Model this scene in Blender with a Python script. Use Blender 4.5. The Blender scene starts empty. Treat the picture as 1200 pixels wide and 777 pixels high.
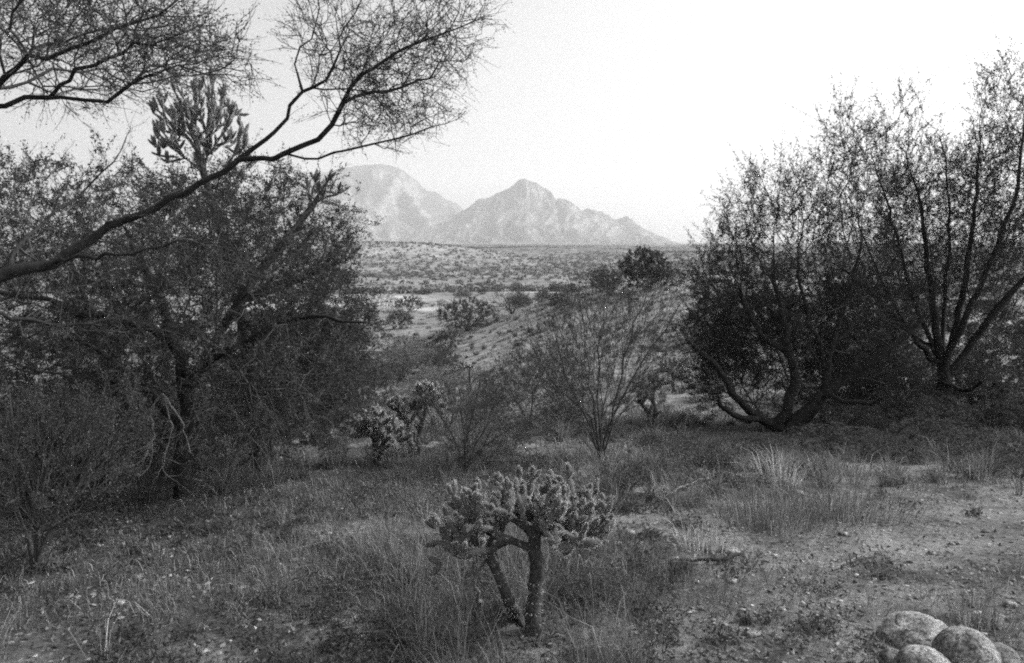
import bpy, math, random
import numpy as np
from mathutils import Vector, noise as mnoise
mnoise.seed_set(3)

# ------------------------------------------------------------------ camera, light, exposure
scene = bpy.context.scene
FPX, CX, CY, HOR = 933.0, 600.0, 388.5, 300.0       # focal length and centre in photo pixels, eye-level row
PITCH = math.atan((CY - HOR) / FPX)
EYE = 1.6
cam_d = bpy.data.cameras.new("camera")
cam_d.sensor_width = 36.0
cam_d.lens = FPX / 1200.0 * 36.0
cam_d.clip_start = 0.05
cam_d.clip_end = 60000
cam = bpy.data.objects.new("camera", cam_d)
scene.collection.objects.link(cam)
cam.location = (0, 0, EYE)
cam.rotation_euler = (math.radians(90) - PITCH, 0, 0)
scene.camera = cam

SUN_EL, SUN_AZ = math.radians(38), math.radians(74)   # azimuth measured from +Y (view) towards +X (right)
world = bpy.data.worlds.new("World")
scene.world = world
world.use_nodes = True
wn = world.node_tree
wn.nodes.clear()
sky = wn.nodes.new('ShaderNodeTexSky')
sky.sky_type = 'NISHITA'
sky.sun_disc = False
sky.sun_elevation = SUN_EL
sky.sun_rotation = SUN_AZ
sky.air_density = 1.0
sky.dust_density = 6.0
sky.ozone_density = 1.0
bw = wn.nodes.new('ShaderNodeRGBToBW')
bg = wn.nodes.new('ShaderNodeBackground')
bg.inputs['Strength'].default_value = 0.15
wo = wn.nodes.new('ShaderNodeOutputWorld')
wn.links.new(sky.outputs[0], bw.inputs[0])
wn.links.new(bw.outputs[0], bg.inputs['Color'])
wn.links.new(bg.outputs[0], wo.inputs['Surface'])

sun_d = bpy.data.lights.new("sun", 'SUN')
sun_d.energy = 2.6
sun_d.angle = math.radians(7)
sun_d.color = (1, 1, 1)
sun = bpy.data.objects.new("sun", sun_d)
scene.collection.objects.link(sun)
sdir = Vector((math.sin(SUN_AZ) * math.cos(SUN_EL), math.cos(SUN_AZ) * math.cos(SUN_EL), math.sin(SUN_EL)))
sun.rotation_euler = sdir.to_track_quat('Z', 'Y').to_euler()

scene.view_settings.view_transform = 'Standard'
scene.view_settings.look = 'None'
scene.view_settings.gamma = 1.0
scene.view_settings.use_curve_mapping = False
scene.view_settings.exposure = 0.8
scene.render.engine = 'CYCLES'
scene.cycles.use_denoising = False
scene.cycles.filter_width = 2.0
scene.cycles.max_bounces = 5
scene.cycles.diffuse_bounces = 3
scene.cycles.volume_bounces = 1
scene.cycles.transmission_bounces = 2
scene.render.film_transparent = False

# ------------------------------------------------------------------ helpers
rng = np.random.default_rng(7)
COL = scene.collection


def link(name, mesh, parent=None, loc=None):
    o = bpy.data.objects.new(name, mesh)
    COL.objects.link(o)
    if loc is not None:
        o.location = loc
    if parent is not None:
        o.parent = parent
    return o


def tag(o, label=None, cat=None, group=None, kind=None):
    if label: o["label"] = label
    if cat: o["category"] = cat
    if group: o["group"] = group
    if kind: o["kind"] = kind
    return o


def mkmesh(name, V, faces, mats, midx=None, smooth=False):
    """V (n,3); faces: list of int arrays (m,k); mats: list; midx: one material index per face array"""
    me = bpy.data.meshes.new(name)
    V = np.asarray(V, dtype=np.float32)
    me.vertices.add(len(V))
    me.vertices.foreach_set("co", V.ravel())
    faces = [np.asarray(f, dtype=np.int32) for f in faces if len(f)]
    nl = sum(f.size for f in faces)
    npol = sum(len(f) for f in faces)
    me.loops.add(nl)
    me.polygons.add(npol)
    me.loops.foreach_set("vertex_index", np.concatenate([f.ravel() for f in faces]))
    tot = np.concatenate([np.full(len(f), f.shape[1], np.int32) for f in faces])
    start = np.concatenate([[0], np.cumsum(tot)[:-1]]).astype(np.int32)
    me.polygons.foreach_set("loop_start", start)
    me.polygons.foreach_set("loop_total", tot)
    for m in mats:
        me.materials.append(m)
    if midx is not None:
        me.polygons.foreach_set("material_index",
                                np.concatenate([np.full(len(f), i, np.int32) for f, i in zip(faces, midx)]))
    if smooth:
        me.polygons.foreach_set("use_smooth", np.ones(npol, dtype=bool))
    me.update(calc_edges=True)
    return me


def hash2(ix, iy, s):
    h = (ix.astype(np.int64) * 374761393 + iy.astype(np.int64) * 668265263 + s * 1442695041) & 0xffffffff
    h = ((h ^ (h >> 13)) * 1274126177) & 0xffffffff
    h = h ^ (h >> 16)
    return (h & 0xffffff) / float(0xffffff)


def vnoise(x, y, s=0):
    x = np.asarray(x, float); y = np.asarray(y, float)
    ix = np.floor(x); iy = np.floor(y)
    fx = x - ix; fy = y - iy
    fx = fx * fx * (3 - 2 * fx); fy = fy * fy * (3 - 2 * fy)
    a = hash2(ix, iy, s); b = hash2(ix + 1, iy, s); c = hash2(ix, iy + 1, s); d = hash2(ix + 1, iy + 1, s)
    return (a * (1 - fx) + b * fx) * (1 - fy) + (c * (1 - fx) + d * fx) * fy


def fbm(x, y, oct=4, s=0, gain=0.5):
    t = 0; a = 1; n = 0
    for i in range(oct):
        t = t + a * vnoise(x * 2 ** i, y * 2 ** i, s + i * 17); n += a; a *= gain
    return t / n * 2 - 1          # -1..1


def ridged(x, y, oct=4, s=0, gain=0.5):
    t = 0; a = 1; n = 0
    for i in range(oct):
        v = 1 - np.abs(vnoise(x * 2 ** i, y * 2 ** i, s + i * 31) * 2 - 1)
        t = t + a * v * v; n += a; a *= gain
    return t / n


def ray(px, py):
    cx = (px - CX) / FPX; cy = (CY - py) / FPX
    c, s = math.cos(PITCH), math.sin(PITCH)
    return np.array([cx, c + cy * s, -s + cy * c])


def W(px, py, Y):
    d = ray(px, py)
    return np.array([0, 0, EYE]) + d * (Y / d[1])


_py = np.array([-60, 0, 3, 6, 10, 15, 22, 35, 60, 100, 200, 400, 800, 1500, 3000, 5000, 9000, 14000], float)
_pz = np.array([0.8, 0, -0.02, -0.25, -0.8, -1.35, -1.95, -2.6, -3.3, -4.2, -6.5, -6, 1, 14, 42, 78, 140, 200], float)
_t = np.sinh(np.linspace(math.asinh(-60 / 5), math.asinh(14000 / 5), 4000)) * 5
_z = np.interp(_t, _py, _pz)
_ker = np.ones(121) / 121
_z = np.convolve(np.pad(_z, 60, mode='edge'), _ker, mode='valid')
_z -= np.interp(0, _t, _z)


def H(x, y):
    x = np.asarray(x, float); y = np.asarray(y, float)
    z = np.interp(y, _t, _z)
    g = lambda cx, cy, sx, sy: np.exp(-((x - cx) / sx) ** 2 - ((y - cy) / sy) ** 2)
    z = z + 3.3 * g(10.5, 46, 11.5, 15) + 1.1 * g(26, 60, 14, 20)          # grassy mound
    z = z - 1.1 * g(-3.5, 34, 4.5, 12) - 0.5 * g(-2, 19, 3, 6)             # wash
    z = z + 1.5 * g(-14, 80, 16, 14) + 0.9 * g(2, 110, 18, 16)            # far bank
    z = z + 12 * g(-115, 560, 75, 110) + 7 * g(-40, 600, 55, 90) + 10 * g(-260, 700, 150, 160)   # foothills left
    z = z + 8 * g(20, 900, 150, 120) + 5 * g(180, 700, 130, 120)
    r = np.hypot(x, y)
    z = z + fbm(x / 9, y / 9, 3, 3) * 0.16 * np.clip((r - 2) / 10, 0, 1) * np.clip(400 / (r + 1), 0, 1)
    z = z + fbm(x / 60, y / 60, 3, 5) * 1.1 * np.clip((r - 50) / 150, 0, 1)
    z = z + fbm(x / 500, y / 500, 4, 9) * 9 * np.clip((r - 400) / 1500, 0, 1)
    z = z + fbm(x / 1.1, y / 1.1, 3, 11) * 0.035 * np.clip(80 / (r + 1), 0, 1)
    z = z + fbm(x / 0.16, y / 0.16, 2, 13) * 0.010 * np.clip(12 / (r + 1), 0, 1) ** 2
    return z


def G(px, py):
    """point of the ground seen at a photo pixel"""
    d = ray(px, py)
    t = np.geomspace(0.8, 4000, 6000)
    P = np.array([0, 0, EYE]) + d * t[:, None]
    below = P[:, 2] < H(P[:, 0], P[:, 1])
    i = int(np.argmax(below)) if below.any() else len(t) - 1
    p = P[i]
    return np.array([p[0], p[1], float(H(p[0], p[1]))])


# ------------------------------------------------------------------ materials (black-and-white place)
def new_mat(name):
    m = bpy.data.materials.new(name); m.use_nodes = True
    m.node_tree.nodes.clear()
    return m, m.node_tree


def ramp(nt, src, stops):
    r = nt.nodes.new('ShaderNodeValToRGB')
    e = r.color_ramp.elements
    while len(e) < len(stops): e.new(0.5)
    for el, (p, v) in zip(e, stops):
        el.position = p; el.color = (v, v, v, 1)
    nt.links.new(src, r.inputs[0])
    return r.outputs[0]


def noise_tex(nt, scale, detail=4, rough=0.55, vec=None):
    n = nt.nodes.new('ShaderNodeTexNoise')
    n.inputs['Scale'].default_value = scale; n.inputs['Detail'].default_value = detail
    n.inputs['Roughness'].default_value = rough
    if vec is not None: nt.links.new(vec, n.inputs['Vector'])
    return n.outputs['Fac']


def math_n(nt, op, a, b=None, clamp=False):
    n = nt.nodes.new('ShaderNodeMath'); n.operation = op; n.use_clamp = clamp
    for i, v in enumerate((a, b)):
        if v is None: continue
        if isinstance(v, (int, float)): n.inputs[i].default_value = v
        else: nt.links.new(v, n.inputs[i])
    return n.outputs[0]


def leaf_mat(name, v, trans=0.3, spread=0.5):
    m, nt = new_mat(name)
    geo = nt.nodes.new('ShaderNodeNewGeometry')
    c = ramp(nt, geo.outputs['Random Per Island'], [(0, v * (1 - spread)), (0.7, v), (1, v * (1 + spread * 1.6))])
    d = nt.nodes.new('ShaderNodeBsdfDiffuse'); t = nt.nodes.new('ShaderNodeBsdfTranslucent')
    nt.links.new(c, d.inputs[0]); nt.links.new(c, t.inputs[0])
    mx = nt.nodes.new('ShaderNodeMixShader'); mx.inputs[0].default_value = trans
    o = nt.nodes.new('ShaderNodeOutputMaterial')
    nt.links.new(d.outputs[0], mx.inputs[1]); nt.links.new(t.outputs[0], mx.inputs[2])
    nt.links.new(mx.outputs[0], o.inputs[0])
    return m


def rough_mat(name, lo, hi, scale, bump=0.4, bscale=None, rough=0.9, dist=0.01, mid=None):
    m, nt = new_mat(name)
    tc = nt.nodes.new('ShaderNodeTexCoord')
    n = noise_tex(nt, scale, 5, 0.65, tc.outputs['Object'])
    c = ramp(nt, n, [(0.33, lo), (0.5, mid if mid is not None else (lo + hi) / 2), (0.68, hi)])
    p = nt.nodes.new('ShaderNodeBsdfPrincipled'); p.inputs['Roughness'].default_value = rough
    p.inputs['Specular IOR Level'].default_value = 0.2
    nt.links.new(c, p.inputs['Base Color'])
    b = nt.nodes.new('ShaderNodeBump'); b.inputs['Strength'].default_value = bump
    b.inputs['Distance'].default_value = dist
    nt.links.new(noise_tex(nt, bscale or scale * 3, 5, 0.7, tc.outputs['Object']), b.inputs['Height'])
    nt.links.new(b.outputs[0], p.inputs['Normal'])
    o = nt.nodes.new('ShaderNodeOutputMaterial'); nt.links.new(p.outputs[0], o.inputs[0])
    return m


M_LEAF = leaf_mat('mesquite_leaf', 0.065, 0.35)
M_LEAFD = leaf_mat('dark_mesquite_leaf', 0.05, 0.3)
M_CREO = leaf_mat('creosote_leaf', 0.085, 0.3)
M_PALE = leaf_mat('pale_shrub_leaf', 0.17, 0.3)
M_SHRUB = leaf_mat('shrub_leaf', 0.075, 0.3)
M_SCRUB = leaf_mat('far_scrub_leaf', 0.13, 0.3)
M_GRASS = leaf_mat('dry_grass_blade', 0.185, 0.35, 0.6)
M_TUFT = leaf_mat('straw_blade', 0.42, 0.35, 0.5)
M_LITTER = leaf_mat('fallen_leaf', 0.14, 0.1, 0.7)
M_SPINE = leaf_mat('cholla_spine', 0.66, 0.3, 0.35)
M_BARK = rough_mat('dark_bark', 0.012, 0.045, 14, 0.8, 60, dist=0.01)
M_BARKP = rough_mat('pale_dead_wood', 0.09, 0.24, 20, 0.6, 80, dist=0.006)
M_TWIG = rough_mat('grey_twig', 0.035, 0.09, 30, 0.2, 60)
M_TWIGF = rough_mat('fine_green_twig', 0.06, 0.12, 30, 0.2, 60)
M_CACT = rough_mat('cholla_skin', 0.05, 0.13, 40, 0.4, 120, dist=0.004)
M_CACTB = rough_mat('cholla_bark', 0.03, 0.10, 50, 0.9, 140, dist=0.008)


def rock_mat(name, v):
    m, nt = new_mat(name)
    tc = nt.nodes.new('ShaderNodeTexCoord')
    big = ramp(nt, noise_tex(nt, 6, 4, 0.6, tc.outputs['Object']), [(0.38, v * 0.42), (0.52, v), (0.7, v * 1.25)])
    sp = ramp(nt, noise_tex(nt, 90, 3, 0.7, tc.outputs['Object']), [(0.38, 0.3), (0.5, 0.95), (0.62, 1.25)])
    mx = nt.nodes.new('ShaderNodeMix'); mx.data_type = 'RGBA'; mx.blend_type = 'MULTIPLY'
    mx.inputs['Factor'].default_value = 1
    nt.links.new(big, mx.inputs[6]); nt.links.new(sp, mx.inputs[7])
    p = nt.nodes.new('ShaderNodeBsdfPrincipled'); p.inputs['Roughness'].default_value = 0.92
    p.inputs['Specular IOR Level'].default_value = 0.15
    nt.links.new(mx.outputs[2], p.inputs['Base Color'])
    b = nt.nodes.new('ShaderNodeBump'); b.inputs['Strength'].default_value = 1.0; b.inputs['Distance'].default_value = 0.02
    nt.links.new(noise_tex(nt, 35, 8, 0.75, tc.outputs['Object']), b.inputs['Height'])
    nt.links.new(b.outputs[0], p.inputs['Normal'])
    o = nt.nodes.new('ShaderNodeOutputMaterial'); nt.links.new(p.outputs[0], o.inputs[0])
    return m


M_ROCK = rock_mat('granite', 0.36)
M_ROCKD = rock_mat('dark_granite', 0.22)
M_PEB = leaf_mat('pebble', 0.24, 0.0, 0.6)


def ground_mat():
    m, nt = new_mat('desert_soil')
    tc = nt.nodes.new('ShaderNodeTexCoord').outputs['Object']
    L = nt.links
    fine = ramp(nt, noise_tex(nt, 28, 6, 0.75, tc), [(0.34, 0.5), (0.5, 0.9), (0.68, 1.35)])
    med = ramp(nt, noise_tex(nt, 1.6, 5, 0.65, tc), [(0.38, 0.42), (0.5, 0.95), (0.62, 1.35)])
    big = ramp(nt, noise_tex(nt, 0.05, 5, 0.6, tc), [(0.36, 0.75), (0.52, 0.95), (0.66, 1.3)])
    # vegetation speckle of the far flats, too small to be modelled one by one
    at = nt.nodes.new('ShaderNodeAttribute'); at.attribute_name = 'far'
    far = at.outputs['Fac']
    vor = nt.nodes.new('ShaderNodeTexVoronoi'); vor.inputs['Scale'].default_value = 0.16
    L.new(tc, vor.inputs['Vector'])
    spk = ramp(nt, vor.outputs['Distance'], [(0.18, 0.25), (0.42, 0.85), (0.7, 1.1)])
    spk2 = ramp(nt, noise_tex(nt, 0.02, 6, 0.75, tc), [(0.36, 0.5), (0.52, 0.9), (0.66, 1.2)])

    def mul(a, b, fac=1.0):
        mx = nt.nodes.new('ShaderNodeMix'); mx.data_type = 'RGBA'; mx.blend_type = 'MULTIPLY'
        if isinstance(fac, float): mx.inputs['Factor'].default_value = fac
        else: L.new(fac, mx.inputs['Factor'])
        L.new(a, mx.inputs[6]); L.new(b, mx.inputs[7]); return mx.outputs[2]
    inv = math_n(nt, 'SUBTRACT', 1.0, far, True)
    base = nt.nodes.new('ShaderNodeRGB'); base.outputs[0].default_value = (0.19, 0.19, 0.19, 1)
    c = mul(base.outputs[0], fine, inv)
    c = mul(c, med, inv)
    c = mul(c, big, 1.0)
    c = mul(c, spk, far)
    c = mul(c, spk2, far)
    a2 = nt.nodes.new('ShaderNodeAttribute'); a2.attribute_name = 'sand'
    mx = nt.nodes.new('ShaderNodeMix'); mx.data_type = 'RGBA'
    L.new(a2.outputs['Fac'], mx.inputs['Factor']); L.new(c, mx.inputs[6]); mx.inputs[7].default_value = (0.5, 0.5, 0.5, 1)
    p = nt.nodes.new('ShaderNodeBsdfPrincipled'); p.inputs['Roughness'].default_value = 0.95
    p.inputs['Specular IOR Level'].default_value = 0.1
    a3 = nt.nodes.new('ShaderNodeAttribute'); a3.attribute_name = 'duff_shade'  # dark leaf litter plus tree shade, both painted into the soil colour
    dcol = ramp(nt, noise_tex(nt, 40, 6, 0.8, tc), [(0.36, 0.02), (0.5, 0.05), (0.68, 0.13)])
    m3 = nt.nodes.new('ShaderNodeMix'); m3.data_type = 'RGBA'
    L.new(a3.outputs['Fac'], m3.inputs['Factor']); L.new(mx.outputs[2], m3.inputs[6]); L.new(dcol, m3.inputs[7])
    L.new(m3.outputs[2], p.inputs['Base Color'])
    b = nt.nodes.new('ShaderNodeBump'); b.inputs['Strength'].default_value = 0.9; b.inputs['Distance'].default_value = 0.025
    L.new(noise_tex(nt, 22, 8, 0.75, tc), b.inputs['Height']); L.new(b.outputs[0], p.inputs['Normal'])
    o = nt.nodes.new('ShaderNodeOutputMaterial'); L.new(p.outputs[0], o.inputs[0])
    return m


# ------------------------------------------------------------------ ground sheet out to the mountains
def build_ground():
    rr = np.concatenate([[0.0], np.geomspace(0.35, 13000, 620)])
    a_in = np.radians(np.linspace(-46, 46, 640))
    a_out = np.radians(np.linspace(46, 314, 120)[1:-1])
    aa = np.concatenate([a_in, a_out])
    A, R = np.meshgrid(aa, rr)
    X = R * np.sin(A); Y = R * np.cos(A)
    Z = H(X, Y)
    V = np.stack([X, Y, Z], -1).reshape(-1, 3)
    nr, na = X.shape
    i = np.arange(nr - 1)[:, None] * na; j = np.arange(na)[None, :]; j2 = (j + 1) % na
    F = np.stack([i + j, i + j2, i + na + j2, i + na + j], -1).reshape(-1, 4)
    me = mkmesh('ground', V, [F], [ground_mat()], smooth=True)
    r = R.ravel(); x = X.ravel(); y = Y.ravel()
    far = np.clip((r - 60) / 200, 0, 1)
    at = me.attributes.new('far', 'FLOAT', 'POINT'); at.data.foreach_set('value', far.astype(np.float32))
    n = fbm(x / 6, y / 6, 4, 41)
    s = np.exp(-((x + 16) / 13) ** 2 - ((y - 72) / 9) ** 2) * 1.5 + np.exp(-((x - 20) / 22) ** 2 - ((y - 150) / 10) ** 2) * 1.3 \
        + np.exp(-((x - 2) / 10) ** 2 - ((y - 112) / 5) ** 2)
    s = np.clip((s + n * 0.9 - 0.65) * 2.5, 0, 1) * 0.55 + .10 * np.clip((r - 14) / 30, 0, 1) * np.clip((500 - r) / 200, 0, 1) + .3 * np.exp(-((x + 100) / 110) ** 2 - ((y - 540) / 110) ** 2) + .25 * np.exp(-((x - 10) / 9) ** 2 - ((y - 42) / 11) ** 2)
    at = me.attributes.new('sand', 'FLOAT', 'POINT'); at.data.foreach_set('value', s.astype(np.float32))
    du = np.zeros(len(x))  # patches under the mesquites: fallen litter, darkened further to deepen the shade there
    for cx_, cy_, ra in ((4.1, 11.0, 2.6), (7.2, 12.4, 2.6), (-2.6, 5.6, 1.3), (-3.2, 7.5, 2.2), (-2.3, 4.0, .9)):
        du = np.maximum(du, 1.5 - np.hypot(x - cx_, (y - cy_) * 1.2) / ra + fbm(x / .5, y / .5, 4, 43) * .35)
    at = me.attributes.new('duff_shade', 'FLOAT', 'POINT'); at.data.foreach_set('value', np.clip(du * 1.6, 0, 1).astype(np.float32))
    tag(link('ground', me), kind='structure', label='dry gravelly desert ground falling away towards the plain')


build_ground()


# ------------------------------------------------------------------ mountains
def mountain_mat():
    m, nt = new_mat('mountain_rock')
    L = nt.links
    tc = nt.nodes.new('ShaderNodeTexCoord').outputs['Object']
    geo = nt.nodes.new('ShaderNodeNewGeometry')
    sx = nt.nodes.new('ShaderNodeSeparateXYZ'); L.new(geo.outputs['True Normal'], sx.inputs[0])
    n = noise_tex(nt, 0.006, 8, 0.7, tc)
    st = math_n(nt, 'ADD', sx.outputs[2], math_n(nt, 'MULTIPLY', math_n(nt, 'SUBTRACT', n, 0.5), 0.9))
    cliff = ramp(nt, st, [(0.52, 1.0), (0.68, 0.0)])
    veg = ramp(nt, noise_tex(nt, 0.05, 6, 0.8, tc), [(0.38, 0.06), (0.5, 0.11), (0.64, 0.17)])
    rk = ramp(nt, noise_tex(nt, 0.02, 8, 0.75, tc), [(0.36, 0.12), (0.5, 0.2), (0.66, 0.28)])
    mx = nt.nodes.new('ShaderNodeMix'); mx.data_type = 'RGBA'
    L.new(cliff, mx.inputs['Factor']); L.new(veg, mx.inputs[6]); L.new(rk, mx.inputs[7])
    d = nt.nodes.new('ShaderNodeBsdfDiffuse'); L.new(mx.outputs[2], d.inputs[0])
    b = nt.nodes.new('ShaderNodeBump'); b.inputs['Strength'].default_value = 1.0; b.inputs['Distance'].default_value = 18
    L.new(noise_tex(nt, 0.02, 8, 0.75, tc), b.inputs['Height']); L.new(b.outputs[0], d.inputs['Normal'])
    o = nt.nodes.new('ShaderNodeOutputMaterial'); L.new(d.outputs[0], o.inputs[0])
    return m


M_MTN = mountain_mat()


def mountain(name, crest, Yc, front, back, spurs, label, s):
    """crest: photo pixels of the skyline; Yc distance; spurs: polylines (px, py, Y) running down to the plain"""
    pts = np.array([W(a, b, Yc) for a, b in crest])
    x0, x1 = pts[0, 0] - 400, pts[-1, 0] + 400
    nx, ny = 420, 200
    X, Y = np.meshgrid(np.linspace(x0, x1, nx), np.linspace(Yc - front - 200, Yc + back, ny))
    C = np.interp(X, pts[:, 0], pts[:, 2], left=0, right=0)
    C = C + (ridged(X / 90, X * 0 + 1.7, 3, s + 21) - .5) * 26 * np.clip((C - 150) / 150, 0, 1)
    base = np.interp(Y, _t, _z) - 30
    wx = X + fbm(X / 700, Y / 700, 3, s) * 160
    cy = Yc + fbm(X / 900, X * 0 + 3.3, 3, s + 5) * 30
    d = np.where(Y < cy, (cy - Y) / front, (Y - cy) / back)
    d = np.clip(d, 0, 1)
    prof = np.clip(1 - d, 0, 1) ** 2.1
    Z = base + (C - base) * prof
    hgt = np.clip((C - base), 0, None)
    gul = ridged(wx / 420, Y / 1500 + X / 3000, 4, s + 7) - 0.45
    fade = np.clip(d * 9, 0, 1) * np.clip((1 - d) * 3, 0, 1)
    Z = Z + gul * hgt * 0.42 * fade
    for sp in spurs:
        P = np.array([W(*q) for q in sp]); P[0, 2] -= 60
        for a, b in zip(P[:-1], P[1:]):
            ab = b[:2] - a[:2]; L2 = (ab ** 2).sum()
            t = np.clip(((X - a[0]) * ab[0] + (Y - a[1]) * ab[1]) / L2, 0, 1)
            dist = np.hypot(X - (a[0] + t * ab[0]) + fbm(X / 250, Y / 250, 3, s + 3) * 60, Y - (a[1] + t * ab[1]))
            zz = a[2] + t * (b[2] - a[2])
            Z = np.maximum(Z, zz - dist * 1.05)
    Z = Z + (ridged(wx / 120, Y / 420, 4, s + 11) - 0.4) * 85 * np.clip(hgt / 300, 0.1, 1) * np.clip(d * 12, 0.18, 1)
    # cliff bands: steps where the slope climbs past certain heights
    band = 110.0
    q = Z / band; fr = q - np.floor(q)
    Z = Z + (np.clip((fr - 0.5) * 3, -0.5, 0.5) + 0.5 - fr) * band * 0.16 * np.clip((hgt - 200) / 300, 0, 1)
    V = np.stack([X, Y, Z], -1).reshape(-1, 3)
    i = np.arange(ny - 1)[:, None] * nx; j = np.arange(nx - 1)[None, :]
    F = np.stack([i + j, i + j + 1, i + nx + j + 1, i + nx + j], -1).reshape(-1, 4)
    me = mkmesh(name, V, [F], [M_MTN], smooth=False)
    tag(link(name, me), kind='structure', label=label)


mountain('mountain', [(-500, 300), (-100, 262), (40, 246), (160, 236), (250, 226), (330, 212), (375, 203), (398, 197), (412, 193), (445, 192), (466, 195), (480, 206), (503, 224),
                      (512, 226), (528, 235), (546, 246), (600, 262), (700, 285), (760, 298)],
         8200, 2300, 1400,
         [[(462, 196, 8150), (478, 225, 7700), (492, 250, 7200), (500, 272, 6700)],
          [(410, 197, 8150), (405, 225, 7600), (395, 255, 7000)],
          [(300, 226, 8100), (290, 262, 7000)]],
         'broad hazy rock massif with cliffs on the left of the skyline', 100)
mountain('mountain', [(430, 300), (480, 282), (520, 262), (545, 245), (560, 235), (590, 223), (605, 214), (615, 210), (630, 215), (645, 226), (651, 234),
                      (655, 231), (664, 233), (674, 241), (682, 246), (690, 242), (697, 247), (708, 252), (722, 258), (736, 254), (743, 262), (765, 272),
                      (780, 283), (800, 287), (830, 292), (900, 300)],
         6600, 1700, 1300,
         [[(615, 210, 6600), (619, 235, 6350), (622, 262, 5950), (628, 282, 5500)],
          [(653, 233, 6560), (668, 262, 6150), (690, 282, 5700)],
          [(690, 244, 6580), (712, 268, 6200)],
          [(575, 229, 6600), (560, 255, 6250), (550, 278, 5700)]],
         'pointed hazy rock peak right of the saddle, its long ridge falling to the plain', 200)


# ------------------------------------------------------------------ haze
def build_haze():
    m, nt = new_mat('haze')
    v = nt.nodes.new('ShaderNodeVolumePrincipled')
    v.inputs['Color'].default_value = (0.95, 0.95, 0.95, 1)
    v.inputs['Density'].default_value = 0.0001
    v.inputs['Anisotropy'].default_value = 0.3
    o = nt.nodes.new('ShaderNodeOutputMaterial'); nt.links.new(v.outputs[0], o.inputs['Volume'])
    x, y0, y1, z0, z1 = 13500, -13500, 13500, -40, 1300
    V = [(-x, y0, z0), (x, y0, z0), (x, y1, z0), (-x, y1, z0), (-x, y0, z1), (x, y0, z1), (x, y1, z1), (-x, y1, z1)]
    F = [(0, 3, 2, 1), (4, 5, 6, 7), (0, 1, 5, 4), (1, 2, 6, 5), (2, 3, 7, 6), (3, 0, 4, 7)]
    me = mkmesh('haze', V, [F], [m])
    tag(link('haze', me), kind='stuff', label='pale dusty air fading the far plain and mountains', cat='haze')


build_haze()


# ------------------------------------------------------------------ growing woody plants
def unit(v):
    return v / (np.linalg.norm(v, axis=-1, keepdims=True) + 1e-9)


def tubes(chains, k=5):
    """chains: list of (points (n,3), radii (n,)) -> verts, quads"""
    P = np.concatenate([c[0] for c in chains]); R = np.concatenate([c[1] for c in chains])
    ln = np.array([len(c[0]) for c in chains]); st = np.concatenate([[0], np.cumsum(ln)[:-1]])
    first = np.zeros(len(P), bool); first[st] = True
    last = np.zeros(len(P), bool); last[st + ln - 1] = True
    nxt = np.arange(len(P)) + 1; nxt[last] = np.arange(len(P))[last]
    prv = np.arange(len(P)) - 1; prv[first] = np.arange(len(P))[first]
    T = unit(P[nxt] - P[prv])
    cd = unit(P[st + ln - 1] - P[st])
    ref = np.eye(3)[np.argmin(np.abs(cd), axis=1)]
    ref = np.repeat(ref, ln, axis=0)
    U = unit(np.cross(T, ref)); Vv = np.cross(T, U)
    a = np.arange(k) / k * 2 * math.pi
    ring = P[:, None] + R[:, None, None] * (np.cos(a)[None, :, None] * U[:, None] + np.sin(a)[None, :, None] * Vv[:, None])
    V = ring.reshape(-1, 3)
    i = np.arange(len(P))[~last][:, None]; j = np.arange(k)[None]
    F = np.stack([i * k + j, i * k + (j + 1) % k, (i + 1) * k + (j + 1) % k, (i + 1) * k + j], -1).reshape(-1, 4)
    return V, F


def smooth_path(P, R, seg, wig, rg):
    P = np.asarray(P, float); R = np.asarray(R, float)
    Q = np.vstack([2 * P[0] - P[1], P, 2 * P[-1] - P[-2]])
    out = []; rad = []
    for i in range(len(P) - 1):
        n = max(1, int(round(np.linalg.norm(P[i + 1] - P[i]) / seg)))
        for t in np.arange(n) / n:
            p0, p1, p2, p3 = Q[i:i + 4]
            out.append(0.5 * (2 * p1 + (p2 - p0) * t + (2 * p0 - 5 * p1 + 4 * p2 - p3) * t * t + (3 * p1 - p0 - 3 * p2 + p3) * t ** 3))
            rad.append(R[i] * (1 - t) + R[i + 1] * t)
    out.append(P[-1]); rad.append(R[-1])
    out = np.array(out); rad = np.array(rad)
    n = rg.normal(size=out.shape) * wig; n[0] = 0
    return out + n, rad


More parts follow.
